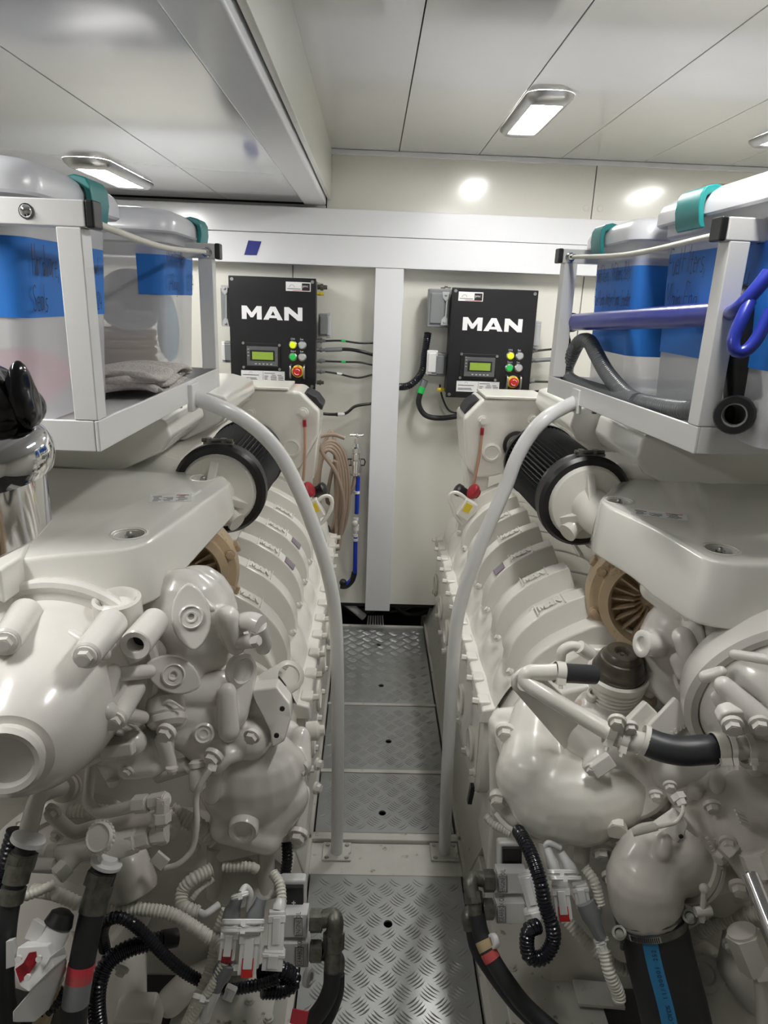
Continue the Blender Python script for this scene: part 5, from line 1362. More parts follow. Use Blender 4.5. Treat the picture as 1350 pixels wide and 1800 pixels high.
# harness connectors, left
def harness(label, items, base, group=None):
    t = thing('harness_connectors', label, 'connectors', Pt(base), group)
    for it in items:
        k, a, b, r, m = it[:5]
        if k == 'boot':
            p, q = Pt(a), Pt(b); s_ = mpx(p, r); G().tube([p, p.lerp(q, .35), p.lerp(q, .6), q], [s_*.62, s_*.75, s_, s_*.95], 16).build('rubber_boot', m, t)
        elif k == 'plug':
            p, q = Pt(a), Pt(b); d = (q-p); L = d.length; d.normalize(); s_ = mpx(p, r); nn = tocam(p); nn = (nn-d*nn.dot(d)).normalized(); sd = d.cross(nn)
            R = Matrix((sd, nn, d)).transposed(); c = (p+q)/2
            o = G().box(c, (s_*2, s_*1.5, L), R).box(c+nn*s_*.8, (s_*1.0, s_*.3, L*.7), R).box(c-d*L*.3, (s_*2.25, s_*1.7, L*.2), R).build('plug_body', m, t, bevel=.0015)
            if len(it) > 5: G().box(q+d*.001+nn*0, (s_*1.3, s_*1.0, .008), R).box(q-d*L*.18+nn*s_*.78, (s_*1.2, .003, L*.42), R).build('seal_face', it[5], o)
        elif k == 'tie':
            p, q = Pt(a), Pt(b); s_ = mpx(p, r); d = (q-p).normalized(); nn = tocam(p); up = nn.cross(d).normalized()
            pts_ = []
            for i in range(24):
                t_ = i*2*math.pi/24; pts_.append(p.lerp(q, .5)+d*((q-p).length/2)*math.cos(t_)+nn*s_*math.sin(t_))
            g = G().tube(pts_, .0028, 6, closed=True); g.tube([x+up*.003 for x in pts_], .0028, 6, closed=True); g.box(p.lerp(q, .5)+nn*s_, (.008, .006, .009), Matrix((d, nn, up)).transposed()); g.build('cable_tie', m, t)
        elif k == 'cor': pipe(a, r, 'conduit', m, t, corr=.006)
        elif k == 'tube': pipe(a, r, 'cable', m, t)
    return t
W, GR = 'paintw', 'grey'
W = 'white'
harness('cluster of white plugs and grey boots tied together beside the engine oil valves, left', [
    ('boot', (418, 1575, .93), (402, 1622, .91), 15, GR), ('boot', (460, 1578, .93), (445, 1622, .91), 15, GR),
    ('tube', [(424, 1570, .93), (432, 1560, .94), (440, 1572, .94), (436, 1600, .93)], None, 6, W),
    ('tie', (392, 1622, .895), (462, 1622, .895), 17, W), ('tie', (390, 1636, .89), (462, 1636, .89), 17, W), ('tie', (398, 1700, .875), (432, 1702, .875), 13, W),
    ('plug', (405, 1630, .895), (398, 1684, .875), 14, W, 'redd'), ('plug', (441, 1630, .895), (434, 1708, .868), 16, W, 'red'),
    ('tie', (409, 1580, .92), (435, 1572, .92), 10, W),
    ('boot', (375, 1745, .86), (400, 1690, .875), 17, GR), ('tube', [(360, 1790, .85), (370, 1762, .855), (380, 1740, .86)], None, 10, W),
    ('tie', (340, 1752, .855), (372, 1760, .855), 12, W), ('plug', (408, 1735, .87), (400, 1755, .865), 9, W),
    ('cor', [(395, 1690, .87), (375, 1730, .86), (345, 1778, .85), (322, 1815, .84)], None, 9, 'corrw'),
    ('tube', [(452, 1600, .93), (455, 1650, .9), (450, 1700, .885)], None, 5, W),
    ('plug', (487, 1600, .95), (484, 1668, .915), 14, W), ('plug', (482, 1668, .91), (478, 1702, .895), 18, W), ('boot', (494, 1578, .97), (490, 1600, .955), 12, W)],
    (430, 1640, .9))
# valve blocks beside the walkway
def valve_unit(label, s, A, texts, fit, hosepts, hlabel):
    """A: dict of px points"""
    t = thing('drain_valve_unit', label, 'valve', Pt(A['base']), 'oil drain valve units beside the walkway')
    nn = tocam(Pt(A['base'])); R = Matrix((CR, CF, CU)).transposed()
    for k, (a, wpx, hpx, tx) in enumerate(texts):
        p = Pt(a); q = mpx(p, 1)
        b = G().box(p, (wpx*q, .040, hpx*q), R).build('valve_body', 'bed' if False else 'white', t, bevel=.002)
        lp = p-CF*.021+CR*(s*-1)*wpx*q*A['lab']
        G().box(lp, (15*q, .001, hpx*q*.82), R).build('valve_label', 'paper', b)
        g = G()
        for e in (-1, 1): g.box(lp-CF*.001+CR*e*6.4*q, (.0008, .0006, hpx*q*.76), R); g.box(lp-CF*.001+CU*e*hpx*q*.38, (13*q, .0006, .0008), R)
        g.build('label_border', 'print', b)
        up = CU if s < 0 else CU
        text('label_text', tx, 'print', b, lp-CF*.0012-CR*(-4.2*q)*1-CU*hpx*q*.36, up, -CR, 12*q, wscale=A.get('ws', .62))
    for f_ in fit:
        kind = f_[0]
        if kind == 'hex': hexn(f_[1], f_[2], f_[3], par=t, m='oldsteel')
        elif kind == 'tube': pipe(f_[1], f_[2], 'elbow', 'oldsteel', t, n=20)
    return t
valve_unit('pair of white oil valves with dark steel elbows on the left walkway edge', -1, {'base': (520, 1650, 1.0), 'lab': .2},
    [((517, 1617, 1.02), 50, 40, 'ENGINE OIL'), ((519, 1668, 1.0), 50, 42, 'GEARBOX OIL')],
    [('hex', (546, 1618, 1.0), (566, 1618, 1.0), 20), ('tube', [(566, 1616, 1.0), (584, 1612, 1.0), (589, 1622, .99), (587, 1650, .98)], 15), ('hex', (587, 1640, .985), (586, 1668, .975), 19), ('tube', [(586, 1668, .975), (584, 1710, .955)], 15),
     ('hex', (546, 1672, .98), (565, 1672, .98), 19), ('tube', [(562, 1672, .98), (580, 1676, .985), (592, 1688, .98), (590, 1712, .97)], 14)], None, None)
t = hose('oil_hose', 'black oil hose with a pink tag curving down from the left oil valves', 'hose',
     [(584, 1705, .955), (582, 1735, .945), (570, 1765, .935), (548, 1795, .925), (520, 1825, .915)], 15, 'rubber')
pipe([(594, 1712, .965), (592, 1745, .955), (580, 1780, .945), (560, 1815, .93)], 12, 'second_hose', 'rubber', t)
G().box(Pt((526, 1788, .90)), (.030, .002, .026), Matrix((CR, CF, CU)).transposed() @ Matrix.Rotation(.2, 3, 'Y')).build('pink_tag', 'redband', t)
# small black relay with plus sign behind the valves
def relay(label, base, w_, h_, s):
    p = Pt(base); R = Matrix((CR, CF, CU)).transposed(); q = mpx(p, 1)
    t = thing('relay_box', label, 'relay', p)
    G().box(p+CF*.008, (w_*1.25*q, .03, h_*1.3*q), R).build('cover', 'white', t, bevel=.006)
    c = G().box(p-CF*.012+CR*.002, (w_*1.0*q, .014, h_*.95*q), R).build('cap', 'black', t, bevel=.002)
    m_ = p-CF*.0185+CR*(-s)*w_*.12*q-CU*h_*.12*q
    if s > 0: G().box(m_, (10*q, .0006, 8*q), R).build('plus_patch', 'yell', c)
    G().box(m_-CF*.0005, (7*q, .0006, 1.6*q), R).box(m_-CF*.0005, (1.6*q, .0006, 7*q), R).build('plus_mark', 'logo' if s < 0 else 'black', c)
relay('white cased relay with black front and plus sign above the left oil valves', (514, 1572, 1.06), 38, 44, -1)
hose('corrugated_loom', 'short black corrugated loom dropping behind the casting to the left relay', 'loom', [(504, 1480, 1.14), (505, 1510, 1.12), (500, 1545, 1.10)], 10, 'corr', corr=.006)
g = G(); p = Pt((541, 1718, .99)); g.lathe([(.016, -.004), (.017, .0), (.016, .006), (.010, .007), (.009, .003), (.001, .003)], p, V((1, -.4, .2)), 24)
top(g, 'round_cap', 'paper', 'round off-white plastic cap on the left walkway edge below the oil valves', 'cap')
# ================================================================ RIGHT ENGINE FRONT
E = ER
X = lambda u: CX+u
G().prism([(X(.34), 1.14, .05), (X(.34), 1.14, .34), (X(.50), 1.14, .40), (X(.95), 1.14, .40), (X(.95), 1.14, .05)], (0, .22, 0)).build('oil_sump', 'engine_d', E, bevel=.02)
# large curved pump casting
cst = Cast()
cst.chain([(Pt((942, 1262, 1.26)), .052), (Pt((935, 1310, 1.22)), .060), (Pt((932, 1362, 1.17)), .072), (Pt((968, 1398, 1.15)), .088), (Pt((1020, 1402, 1.14)), .092), (Pt((1075, 1385, 1.15)), .082)])
cst.chain([(Pt((1075, 1385, 1.15)), .080), (Pt((1130, 1350, 1.17)), .066)])
cst.cap(Pt((1010, 1300, 1.22)), Pt((1030, 1360, 1.16)), .05, .06)
cst.cap(Pt((886, 1290, 1.26)), Pt((893, 1330, 1.23)), .022, .018); cst.cap(Pt((875, 1402, 1.20)), Pt((905, 1440, 1.17)), .020, .016); cst.cap(Pt((990, 1294, 1.24)), Pt((985, 1330, 1.21)), .022, .016)
cst.cap(Pt((870, 1270, 1.29)), Pt((872, 1420, 1.24)), .016, .014); cst.cap(Pt((880, 1262, 1.30)), Pt((990, 1250, 1.30)), .022, .022)
pc = cst.cast('pump_casting', 'engine', E, .005, 4)
for a in ((889, 1287, 1.225), (877, 1405, 1.172), (992, 1297, 1.205)): fbolt(a, 13, pc, 'engine')
ringed((1078, 1440, 1.09), (1083, 1456, 1.06), [(22, -20), (27, -6), (27, 0), (24, 4)], 'plug_boss', 'engine', pc); hexn((1083, 1450, 1.065), (1084, 1462, 1.05), 19, par=pc, name='hex_plug', m='engine')
g = G().tube(cr([Pt((872, 1430, 1.17)), Pt((895, 1455, 1.14)), Pt((940, 1475, 1.11)), Pt((1000, 1480, 1.09)), Pt((1060, 1472, 1.08))], 6), .0055, 8); g.build('casting_rim', 'engine', pc)
pipe([(936, 1455, 1.16), (948, 1475, 1.14)], 12, 'drain_stub', 'engine', pc)
# filter cover block, dish and plates around it
cst = Cast()
cst.cap(Pt((1035, 1290, 1.18)), Pt((1150, 1370, 1.14)), .055, .045); cst.cap(Pt((1055, 1260, 1.22)), Pt((1180, 1310, 1.18)), .06, .06)
cst.cap(Pt((1110, 1340, 1.12)), Pt((1165, 1410, 1.10)), .016, .020); cst.cap(Pt((1150, 1420, 1.12)), Pt((1165, 1400, 1.12)), .022, .022); cst.cap(Pt((1135, 1300, 1.15)), Pt((1240, 1290, 1.10)), .045, .04)
cst.cap(Pt((1035, 1345, 1.12)), Pt((1050, 1330, 1.12)), .014, .014); cst.cap(Pt((1180, 1350, 1.1)), Pt((1260, 1370, 1.08)), .045, .04)
mc = cst.cast('front_cover_casting', 'engine_b', E, .005, 3)
R0 = Matrix((CR, CF, CU)).transposed()
ringed((1092, 1345, 1.15), (1078, 1352, 1.08), [(60, -20), (88, -8), (90, 6), (84, 14), (50, 20), (1, 22)], 'round_cover', 'engine_b', mc, n=48)
G().box(Pt((1135, 1285, 1.10)), (.085, .02, .08), R0 @ Matrix.Rotation(.78, 3, 'Y')).build('flat_cover', 'engine', mc, bevel=.004)
G().box(Pt((1058, 1345, 1.09)), (.045, .02, .028), R0 @ Matrix.Rotation(-.6, 3, 'Y')).build('clip_block', 'engine_b', mc, bevel=.003)
G().box(Pt((1170, 1275, 1.09)), (.10, .012, .05), R0 @ Matrix.Rotation(-.82, 3, 'Y')).build('embossed_pad', 'engine_b', mc, bevel=.003)
g = G(); base = Pt((1180, 1284, 1.078))
for k in range(4): g.tube([base+CR*(.008*k)-CU*(.006-.005*k)+CR*.003*math.cos(t*.9)+CU*.005*math.sin(t*.9) for t in range(7)], .0009, 5, closed=True)
g.build('raised_marks', 'engine_b', mc)
for a in ((1153, 1398, 1.07), (1040, 1352, 1.09), (1178, 1383, 1.05)): fbolt(a, 9, mc)
ringed((1220, 1362, 1.07), (1220, 1372, 1.04), [(10, -6), (12, 0), (11, 3), (5, 3), (4, -3), (.5, -3)], 'drilled_boss', 'engine_b', mc)
# crankcase breather: cream ribbed cup and oily rubber cap on a tinted base
bp = Pt((1078, 1222, 1.22)); k = mpx(bp, 1); ba = V((-.02, -.16, 1)).normalized()
cst = Cast(); 
for dx, dy in ((-62, 12), (58, 2), (-5, 48), (-10, -40)):
    q = Pt((1084+dx, 1230+dy, 1.22)); cst.cap(q, Pt((1084, 1235, 1.23)), .016, .03)
cst.cast('breather_base', 'brown', E, .005, 3).data.materials[0] = mat('tinted_paint', (.56, .45, .38), .3, coat=.2, var=.06, vscale=12)
for a in ((1042, 1218, 1.195), (1146, 1210, 1.195), (1080, 1258, 1.18)): 
    p = Pt(a); G().lathe([(.011, -.02), (.012, 0), (.010, .002), (.006, .001), (.0055, -.006), (.0005, -.006)], p, (-.05, -.5, 1), 18).build('socket_screw', 'engine_d', E)
prof = [(30, -14)]
for j in range(5): prof += [(37+j*1.8, -12+j*9), (41+j*1.8, -10+j*9), (42+j*1.8, -5+j*9), (38+j*1.8, -4+j*9)]
prof += [(46, 34), (50, 36), (52, 50), (49, 54), (45, 52), (43, 44)]
br = G().lathe([(r*k, h*k) for r, h in prof], bp, ba, 48).build('breather_cup', 'engine', E)
G().lathe([(r*k, h*k) for r, h in ((40, 42), (44, 48), (45, 60), (42, 66), (40, 68), (39, 76), (35, 84), (32, 85), (31, 90), (26, 96), (14, 96), (11, 92), (10, 86), (.5, 85))], bp, ba, 48).build('breather_cap', 'capoil', E)
G().bolt(bp+ba*86*k, ba, .004, .006).build('cap_screw', 'steel', E)
# rigid pipe run in front
eye = Pt((926, 1196, 1.16))
eyeplate(E, (924, 1194, 1.14), 28, 19, ((990, 1312, 1.17), (1030, 1262, 1.17)), .010)
pipe([(980, 1181, 1.10), (955, 1182, 1.105), (932, 1183, 1.11), (924, 1192, 1.11), (932, 1204, 1.10), (960, 1222, 1.08), (1010, 1252, 1.055), (1072, 1288, 1.02)], 14.5, 'water_pipe', 'engine', E, n=20)
clampring((975, 1181, 1.10), (990, 1183, 1.10), 18, 16, E, 'engine')
pipe([(984, 1183, 1.10), (1010, 1184, 1.11), (1045, 1186, 1.12)], 17, 'rubber_hose', 'rubgrey', E, n=22)
clampring((1066, 1284, 1.02), (1082, 1291, 1.015), 22, 14, E, 'engine'); clampring((1092, 1296, 1.01), (1106, 1301, 1.005), 22, 12, E, 'engine')
pipe([(1070, 1287, 1.02), (1105, 1301, 1.005), (1140, 1308, 1.0)], 19, 'pipe_joint', 'engine', E, n=22)
clampring((1127, 1300, .995), (1142, 1306, .99), 26, 9, E, 'engine', False)
pipe([(1138, 1304, .99), (1165, 1314, .975), (1200, 1320, .965), (1235, 1318, .96), (1262, 1316, .96)], 25.5, 'rubber_hose', 'rubgrey', E, n=28)
clampring((1254, 1316, .955), (1274, 1315, .955), 26.5, 18, E, 'corrw'); clampring((1274, 1314, .955), (1290, 1314, .955), 27, 9, E, 'engine_b')
pipe([(1262, 1315, .96), (1310, 1315, .955), (1380, 1320, .95)], 21, 'water_pipe', 'engine_b', E, n=22)
clampring((1305, 1315, .955), (1320, 1315, .955), 26, 12, E, 'engine_b')
fbolt((1085, 1270, 1.0), 12, E, 'corrw'); fbolt((1108, 1278, 1.0), 10, E)
pipe([(985, 1160, 1.20), (988, 1145, 1.20), (1002, 1136, 1.20), (1020, 1138, 1.20), (1034, 1146, 1.20)], 9, 'breather_hose', 'engine', E)
pipe([(1018, 1137, 1.195), (1038, 1150, 1.20)], 12, 'hose_end', 'engine', E)
# compressor housing
cst = Cast(); S_(cst, (1198, 1130, 1.22), 82, (.92, .7, 1.15)); cst.cap(Pt((1150, 1035, 1.24)), Pt((1200, 1060, 1.20)), .028, .04); cst.cap(Pt((1215, 1060, 1.14)), Pt((1225, 1110, 1.16)), .022, .016)
cst.cap(Pt((1140, 1132, 1.17)), Pt((1165, 1135, 1.2)), .022, .03); cst.cap(Pt((1195, 1215, 1.2)), Pt((1260, 1290, 1.14)), .045, .05)
cst.cap(Pt((1150, 1195, 1.2)), Pt((1190, 1235, 1.17)), .025, .02)
ch = cst.cast('compressor_housing', 'engine_b', E, .005, 3)
ringed((1134, 1132, 1.15), (1116, 1130, 1.145), [(20, -14), (21, 0), (24, 2), (24, 8), (20, 10), (13, 9), (11, 4), (.5, 3)], 'side_plug', 'engine_b', ch)
ringed((1213, 1066, 1.12), (1212, 1072, 1.09), [(18, -10), (18, 0), (16, 3), (8, 3), (6, -4), (.5, -4)], 'upper_boss', 'engine_b', ch)
ringed((1218, 1194, 1.13), (1206, 1198, 1.11), [(30, -20), (34, -8), (35, 2), (31, 6), (26, 5), (23, -4), (1, -5)], 'side_port', 'engine_b', ch)
cst = Cast(); cst.cap(Pt((1200, 1120, 1.12)), Pt((1225, 1165, 1.12)), .02, .028); cst.cap(Pt((1190, 1160, 1.13)), Pt((1200, 1185, 1.12)), .014, .014); cst.cast('port_web', 'engine_b', ch, .004, 2)
p = Pt((1272, 1086, 1.12)); kk = mpx(p, 1)
G().lathe([(34*kk, -.07), (34*kk, 0), (32*kk, .004), (25*kk, .003), (23*kk, -.012), (.001, -.014)], p, (0, -.25, 1), 36).build('open_port', 'engine_b', E)
G().lathe([(22*kk, -.012), (22*kk, -.0105)], p, (0, -.25, 1), 28).build('port_floor', 'brown', E)
G().prism([Pt((1232, 1075, 1.12)), Pt((1245, 1130, 1.10)), Pt((1215, 1160, 1.1)), Pt((1205, 1110, 1.12))], (.01, .05, 0)).build('port_gusset', 'engine_b', E, bevel=.008)
# big ribbed round housing at the right edge
c1 = Pt((1385, 1235, 1.03)); ax = V((-.10, -.96, -.22)).normalized(); kk = mpx(c1, 1)
bh = G().lathe([(r*kk, h*kk) for r, h in ((100, -70), (165, -60), (172, -30), (174, 0), (164, 8), (152, 8), (150, 0), (146, 20), (125, 60), (90, 88), (40, 100), (1, 102))], c1, ax, 72).build('ribbed_housing', 'engine_b', E, sharp=28)
cst = Cast(); cst.cap(Pt((1272, 1205, .97)), Pt((1335, 1262, .93)), .016, .020); cst.cap(Pt((1262, 1225, .98)), Pt((1300, 1278, .95)), .012, .014); cst.cap(Pt((1290, 1150, 1.0)), Pt((1352, 1160, .94)), .009, .009)
cst.cap(Pt((1240, 1190, 1.01)), Pt((1268, 1180, 1.0)), .012, .010)
cst.cast('housing_ribs', 'engine_b', bh, .004, 3)
G().prism([Pt((x, y, .93)) for x, y in ((1262, 1268), (1270, 1255), (1285, 1250), (1350, 1250), (1380, 1262), (1380, 1290), (1340, 1292), (1275, 1292))], (0, .02, .006)).build('mount_lug', 'engine_b', E, bevel=.004)
for a in ((1288, 1276, .915), (1336, 1275, .915)): fbolt(a, 14, E)
cst = Cast(); cst.cap(Pt((1200, 1395, 1.07)), Pt((1330, 1370, 1.03)), .03, .035); cst.cap(Pt((1290, 1350, 1.05)), Pt((1320, 1360, 1.02)), .02, .018)
for a in ((1262, 1382, 1.02), (1300, 1378, 1.01), (1328, 1352, 1.0), (1222, 1392, 1.04)): cst.cap(Pt(a), Pt((a[0], a[1]-14, a[2]+.03)), .016, .018)
cst.cast('lug_row', 'engine_b', E, .004, 2)
# lower grey shaded castings
cst = Cast(); cst.chain([(Pt((1225, 1440, 1.05)), .05), (Pt((1280, 1425, 1.02)), .055), (Pt((1340, 1400, 1.0)), .06)]); cst.chain([(Pt((1280, 1430, 1.0)), .04), (Pt((1310, 1480, .97)), .045), (Pt((1350, 1530, .95)), .05)])
cst.chain([(Pt((1240, 1460, 1.06)), .03), (Pt((1225, 1520, 1.04)), .045), (Pt((1270, 1570, 1.02)), .05)])
lc = cst.cast('sea_pump_casting', 'engine_d', E, .005, 3)
G().prism([Pt(a) for a in ((1242, 1448, 1.0), (1270, 1470, .985), (1310, 1540, .965), (1290, 1570, .96), (1262, 1580, .965), (1235, 1530, .985), (1222, 1490, .995))], (0, .03, -.01)).build('rating_face', 'engine_d', lc, bevel=.006)
g = G(); o_ = Pt((1240, 1468, .984)); ud = (CR*.45-CU*.9).normalized(); sd = (CR*.9+CU*.45).normalized()
rnd = random.Random(9)
for r in range(2):
    for q in range(8): g.box(o_+ud*(.006+q*.0085)+sd*(r*.013), (.0032, .0015, .0060), Matrix((ud, CF, sd)).transposed())
g.build('raised_marks', 'engine_d', lc)
for j in range(4): G().box(Pt((1300+j*3, 1428+j*7, .945)), (.018, .006, .004), R0 @ Matrix.Rotation(.4, 3, 'Y')).build('cast_rib', 'engine_d', lc, bevel=.001)
fbolt((1252, 1417, .98), 11, lc, 'engine_d'); fbolt((1280, 1482, .95), 11, lc, 'engine_d')
hexn((1272, 1482, .955), (1290, 1500, .94), 17, par=lc, m='engine_d'); pipe([(1252, 1415, 1.0), (1268, 1450, .99), (1285, 1480, .96)], 15, 'stub_pipe', 'engine_d', lc)
hexn((1325, 1500, .92), (1340, 1540, .90), 26, par=lc, m='engine_d'); pipe([(1338, 1540, .905), (1352, 1600, .88)], 20, 'stub_pipe', 'engine_d', lc)
hexn((1272, 1500, .97), (1262, 1512, .96), 12, par=lc, m='engine_d'); fbolt((1300, 1560, .94), 13, lc, 'engine_d')
# sensor with thin lead
hexn((1190, 1398, 1.02), (1196, 1408, 1.01), 14, par=E); hexn((1195, 1405, 1.01), (1200, 1416, 1.0), 9, par=E)
pipe([(1200, 1412, 1.0), (1200, 1428, .99), (1188, 1445, .985), (1165, 1452, .98), (1150, 1455, .98)], 3.4, 'sensor_lead', 'engine', E); pipe([(1155, 1453, .98), (1112, 1464, .985)], 6.5, 'lead_sleeve', 'engine', E)
G().prism([Pt(a) for a in ((1140, 1485, 1.0), (1160, 1462, 1.0), (1195, 1438, 1.0), (1210, 1450, 1.0), (1204, 1472, .99), (1180, 1498, .985), (1160, 1500, .99), (1148, 1500, .99))], (0, .03, 0)).build('sensor_bracket', 'engine_b', E, bevel=.004)
for a in ((1197, 1470, .984), (1176, 1490, .98)): G().cyl(Pt(a)+V((0, .001, 0)), Pt(a)-V((0, .0015, 0)), .004, n=12).build('bracket_hole', 'dark', E)
# pipe elbow to the big hose
cst = Cast(); cst.chain([(Pt((1135, 1585, .98)), .066), (Pt((1132, 1545, .99)), .068), (Pt((1150, 1515, 1.01)), .068), (Pt((1190, 1505, 1.02)), .066), (Pt((1222, 1520, 1.02)), .062)])
cst.cap(Pt((1168, 1475, .985)), Pt((1165, 1500, .97)), .014, .014)
el = cst.cast('raw_water_elbow', 'engine_d', E, .005, 4)
ringed((1215, 1518, 1.02), (1238, 1528, 1.02), [(60, -6), (66, -5), (66, 4), (62, 6), (66, 8), (66, 14), (58, 16)], 'elbow_band', 'engine_d', el, n=44)
g = G().tube([Pt((1238, 1558, .93)), Pt((1234, 1620, .915))], .005, 8).tube([Pt((1222, 1603, .92)), Pt((1250, 1600, .92))], .0085, 12).sph(Pt((1238, 1562, .93)), .009, 10)
g.build('band_bolt', 'engine_d', el)
# small pipes and hoses lower right
pipe([(1242, 1600, 1.0), (1280, 1582, .99), (1320, 1568, .98)], 11, 'small_pipe', 'engine_d', E)
pipe([(1205, 1655, 1.0), (1230, 1640, .99), (1270, 1620, .98), (1330, 1605, .96)], 12, 'corrugated_conduit', 'corrw', E, corr=.0065)
cst = Cast(); cst.chain([(Pt((1230, 1700, 1.0)), .05), (Pt((1260, 1740, .98)), .06), (Pt((1290, 1800, .95)), .06)]); cst.chain([(Pt((1290, 1640, .97)), .02), (Pt((1300, 1700, .95)), .04), (Pt((1345, 1740, .93)), .05)])
cst.cast('lower_casting', 'engine_d', E, .006, 3)
ringed((1240, 1712, .96), (1235, 1716, .93), [(30, -10), (32, 0), (28, 5), (18, 4), (14, 0), (1, 0)], 'round_boss', 'engine_d', E)
hexn((1305, 1640, .90), (1330, 1700, .88), 30, par=E, m='engine_d'); hexn((1335, 1690, .88), (1345, 1712, .87), 26, par=E, m='engine_d'); pipe([(1338, 1700, .875), (1344, 1760, .86), (1346, 1830, .84)], 15, 'drain_pipe', 'engine_d', E)
fbolt((1285, 1660, .92), 11, E, 'engine_d')
# flat plates and bolts behind the connectors
ringed((1092, 1535, 1.14), (1087, 1545, 1.05), [(40, -10), (92, -4), (95, 10), (80, 16), (20, 16)], 'end_cover', 'engine_d', E, n=44)
for a in ((1058, 1498, 1.07), (1076, 1542, 1.05), (1040, 1600, 1.05)): fbolt(a, 13, E, 'engine_d')
pipe([(1024, 1480, 1.10), (1022, 1512, 1.09)], 14, 'support_leg', 'engine_d', E)
pipe([(1135, 1478, 1.05), (1120, 1468, 1.05), (1098, 1478, 1.05), (1085, 1486, 1.05)], 5, 'wire_loop', 'engine_d', E)
pipe([(1028, 1525, 1.02), (1045, 1550, 1.0), (1055, 1590, .98)], 9, 'corrugated_conduit', 'corrw', E, corr=.006)
pipe([(855, 1435, 1.22), (870, 1450, 1.2), (898, 1465, 1.18)], 7.5, 'corrugated_conduit', 'corrw', E, corr=.006)
G().box(Pt((828, 1395, 1.46)), (.012, .018, .055), Matrix.Rotation(.1, 3, 'Y')).build('black_clip', 'black', E, bevel=.002)
pipe([(990, 1610, 1.02), (1040, 1665, .98), (1085, 1700, .96), (1105, 1705, .96)], 11, 'corrugated_conduit', 'corrw', E, corr=.0065)
for a, b in (((1005, 1635, .98), (1050, 1700, .95)),): pass
# ---- loose things on the right
t = thing('raw_water_hose', 'thick black hose with blue printed stripe and steel clamp, bottom right', 'hose', Pt((1145, 1620, .96)))
hp = [Pt(a) for a in ((1138, 1592, .98), (1148, 1630, .965), (1162, 1690, .94), (1180, 1760, .91), (1196, 1830, .88))]
kr = mpx(hp[0], 58); q = cr(hp, 10)
G().tube(q, kr, 40).build('hose_body', 'rubber', t)
def around(pt, d, th, rr):   # point on the hose surface at angle th from the viewer-facing line
    nn = tocam(pt); nn = (nn-d*nn.dot(d)).normalized(); sd = d.cross(nn).normalized()
    return pt+nn*math.cos(th)*rr+sd*math.sin(th)*rr
def band_strip(qq, th0, th1, rr, nth=4):
    g = G(); vs = []
    for i, p_ in enumerate(qq):
        d = (qq[min(i+1, len(qq)-1)]-qq[max(i-1, 0)]).normalized()
        for j in range(nth+1): vs.append(around(p_, d, th0+(th1-th0)*j/nth, rr))
    n_ = nth+1
    return g.add(vs, [(i*n_+j, i*n_+j+1, (i+1)*n_+j+1, (i+1)*n_+j) for i in range(len(qq)-1) for j in range(nth)])
d0 = (q[8]-q[6]).normalized(); sgn = 1 if (around(q[8], d0, .3, 1)-around(q[8], d0, 0, 1)).dot(CR) > 0 else -1
st_ = band_strip(q, -sgn*.42, sgn*.02, kr*1.006).build('blue_stripe', 'stripe', t)
i = 17
s_txt = 'LLOYDS 11/00001 252 3000 3'
# letters follow the hose one by one, reading upwards
pos = 0.0; q2 = [p_ for p_ in q if .2 < p_.z]
path = resample(q[8:34], .0068)[::-1]
for kx, chh in enumerate(s_txt):
    if kx+2 >= len(path): break
    if chh == ' ': continue
    pp_, pn = path[kx+1], path[kx+2]; d = (pn-pp_).normalized()
    p_ = around(pp_, d, 0, kr*1.0); nn = (p_-pp_).normalized(); sd = CR-d*CR.dot(d); sd = (sd-nn*sd.dot(nn)).normalized()
    o_ = around(pp_, d, 0, kr*1.012)-sd*kr*.16
    uy = -sd if d.cross(-sd).dot(nn) > 0 else sd
    text('printed_letter', chh, 'ink', st_, o_-uy*.005, d, uy, .0108)
a, b = hp[0], hp[1]; d = (b-a).normalized()
for off, wd, rr, m_ in ((-.004, .016, 1.06, 'oldsteel'), (.020, .013, 1.05, 'oldsteel')):
    G().lathe([(kr, 0), (kr*rr, .0), (kr*rr, wd), (kr, wd)], a+d*off, d, 44, ring=True).build('clamp_band', m_, t)
bs = band_strip([a+d*.021, a+d*.032], -sgn*.75, sgn*.12, kr*1.075).build('perforated_band', 'steel', t)
g = G()
for j in range(15):
    c0 = around(a+d*.0265, d, -sgn*.68+sgn*.74*j/14, kr*1.08); g.box(c0, (.0018, .0022, .009), Matrix((d.cross(tocam(c0)).normalized(), tocam(c0), d)).transposed())
g.build('band_slots', 'dark', bs)
for (px, py, yy) in ((1089, 1641, .93), (1213, 1612, .93)):
    c0 = Pt((px, py, yy)); G().lathe([(.010, -.012), (.0125, .0), (.0125, .005), (.008, .006), (.007, .001), (.0005, .001)], c0, tocam(c0)+V((0, .3, 0)), 20).build('clamp_eye', 'oldsteel', t)
G().tube([Pt((1094, 1655, .94)), Pt((1094, 1668, .94))], .004, 8).build('clamp_screw', 'oldsteel', t)
# stainless bar crossing the lower right corner
t = thing('steel_bar', 'polished stainless bar entering at the lower right corner', 'bar', Pt((1330, 1590, .62)))
a, b = Pt((1318, 1535, .66)), Pt((1392, 1720, .56))
G().tube([a, a.lerp(b, .02), b], [.007, .0095, .0095], 20).build('bar', 'chrome', t)
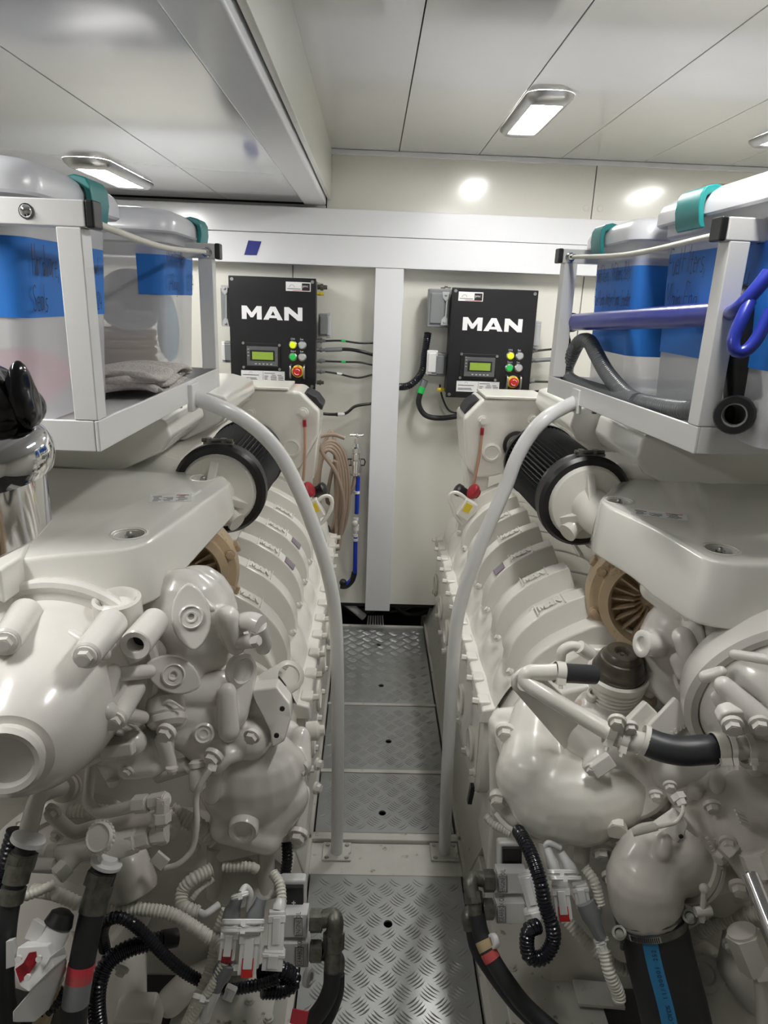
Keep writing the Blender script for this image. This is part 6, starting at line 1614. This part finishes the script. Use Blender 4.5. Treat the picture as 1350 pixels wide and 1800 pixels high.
# black convoluted loom hanging in a loop
hose('corrugated_loom', 'black corrugated loom hanging in a loop in front of the right engine', 'loom',
     [(912, 1462, 1.10), (920, 1475, 1.06), (935, 1505, 1.02), (950, 1550, .98), (958, 1590, .96), (970, 1625, .94), (972, 1655, .93), (955, 1682, .92), (932, 1682, .92), (926, 1658, .93), (930, 1635, .94), (945, 1628, .95)], 13.5, 'corr', corr=.0062)
valve_unit('pair of white oil valves with dark steel elbows on the right walkway edge', 1, {'base': (895, 1560, 1.15), 'lab': .34, 'ws': .6},
    [((898, 1544, 1.13), 52, 36, 'ENGINE OIL'), ((895, 1596, 1.10), 50, 36, 'GEARBOX OIL')],
    [('hex', (868, 1548, 1.12), (850, 1548, 1.12), 19), ('tube', [(850, 1546, 1.12), (834, 1544, 1.12), (827, 1552, 1.11), (831, 1578, 1.09)], 13), ('hex', (831, 1568, 1.10), (834, 1588, 1.085), 17), ('tube', [(834, 1588, 1.085), (838, 1612, 1.07)], 12),
     ('hex', (866, 1598, 1.09), (850, 1598, 1.09), 18), ('tube', [(852, 1600, 1.09), (832, 1602, 1.10), (824, 1612, 1.09), (828, 1632, 1.08)], 13)], None, None)
t = hose('oil_hose', 'black oil hose with a red band sweeping from the right valves to the bottom edge', 'hose',
     [(838, 1608, 1.07), (845, 1640, 1.05), (862, 1680, 1.02), (890, 1725, .99), (925, 1770, .96), (975, 1815, .93)], 15, 'rubber',
     ((.28, .36, 1.04, 'amber', 'clear_sleeve'), (.37, .44, 1.05, 'printr', 'red_band')))
pipe([(828, 1630, 1.08), (838, 1670, 1.06), (870, 1720, 1.03), (905, 1765, 1.0), (940, 1800, .98)], 11, 'second_hose', 'rubber', t)
relay('white cased relay with black front and plus sign above the right oil valves', (896, 1502, 1.18), 34, 36, 1)
harness('cluster of painted plugs and a grey boot below the curved pump casting, right', [
    ('boot', (962, 1490, 1.06), (975, 1532, 1.03), 11, W), ('boot', (986, 1498, 1.06), (1010, 1540, 1.03), 11, W), ('tube', [(958, 1488, 1.06), (965, 1482, 1.06), (985, 1490, 1.06)], None, 5, W),
    ('tie', (963, 1534, 1.01), (1012, 1534, 1.01), 15, W), ('tie', (967, 1545, 1.0), (1020, 1545, 1.0), 15, W),
    ('plug', (984, 1552, 1.0), (992, 1612, .975), 14, W, 'red'), ('plug', (1018, 1552, 1.0), (1026, 1592, .985), 13, W),
    ('boot', (1056, 1648, .95), (1028, 1585, .98), 17, GR), ('tie', (1046, 1656, .95), (1068, 1652, .95), 9, W), ('plug', (1054, 1655, .948), (1062, 1676, .94), 9, W),
    ('cor', [(1062, 1672, .94), (1072, 1710, .92), (1086, 1745, .91), (1088, 1760, .905)], None, 12, 'corrw'),
    ('cor', [(1040, 1590, 1.0), (1055, 1630, .98), (1062, 1660, .97)], None, 7, 'corrw'),
    ('plug', (922, 1530, 1.06), (940, 1600, 1.02), 12, W), ('plug', (938, 1596, 1.02), (944, 1616, 1.01), 17, W)], (985, 1560, 1.0))
g = G(); p = Pt((868, 1654, 1.03)); g.lathe([(.013, -.004), (.014, .0), (.013, .006), (.008, .007), (.007, .003), (.001, .003)], p, V((-1, -.4, .2)), 24)
top(g, 'round_cap', 'paper', 'round off-white plastic cap on the right walkway edge below the oil valves', 'cap')
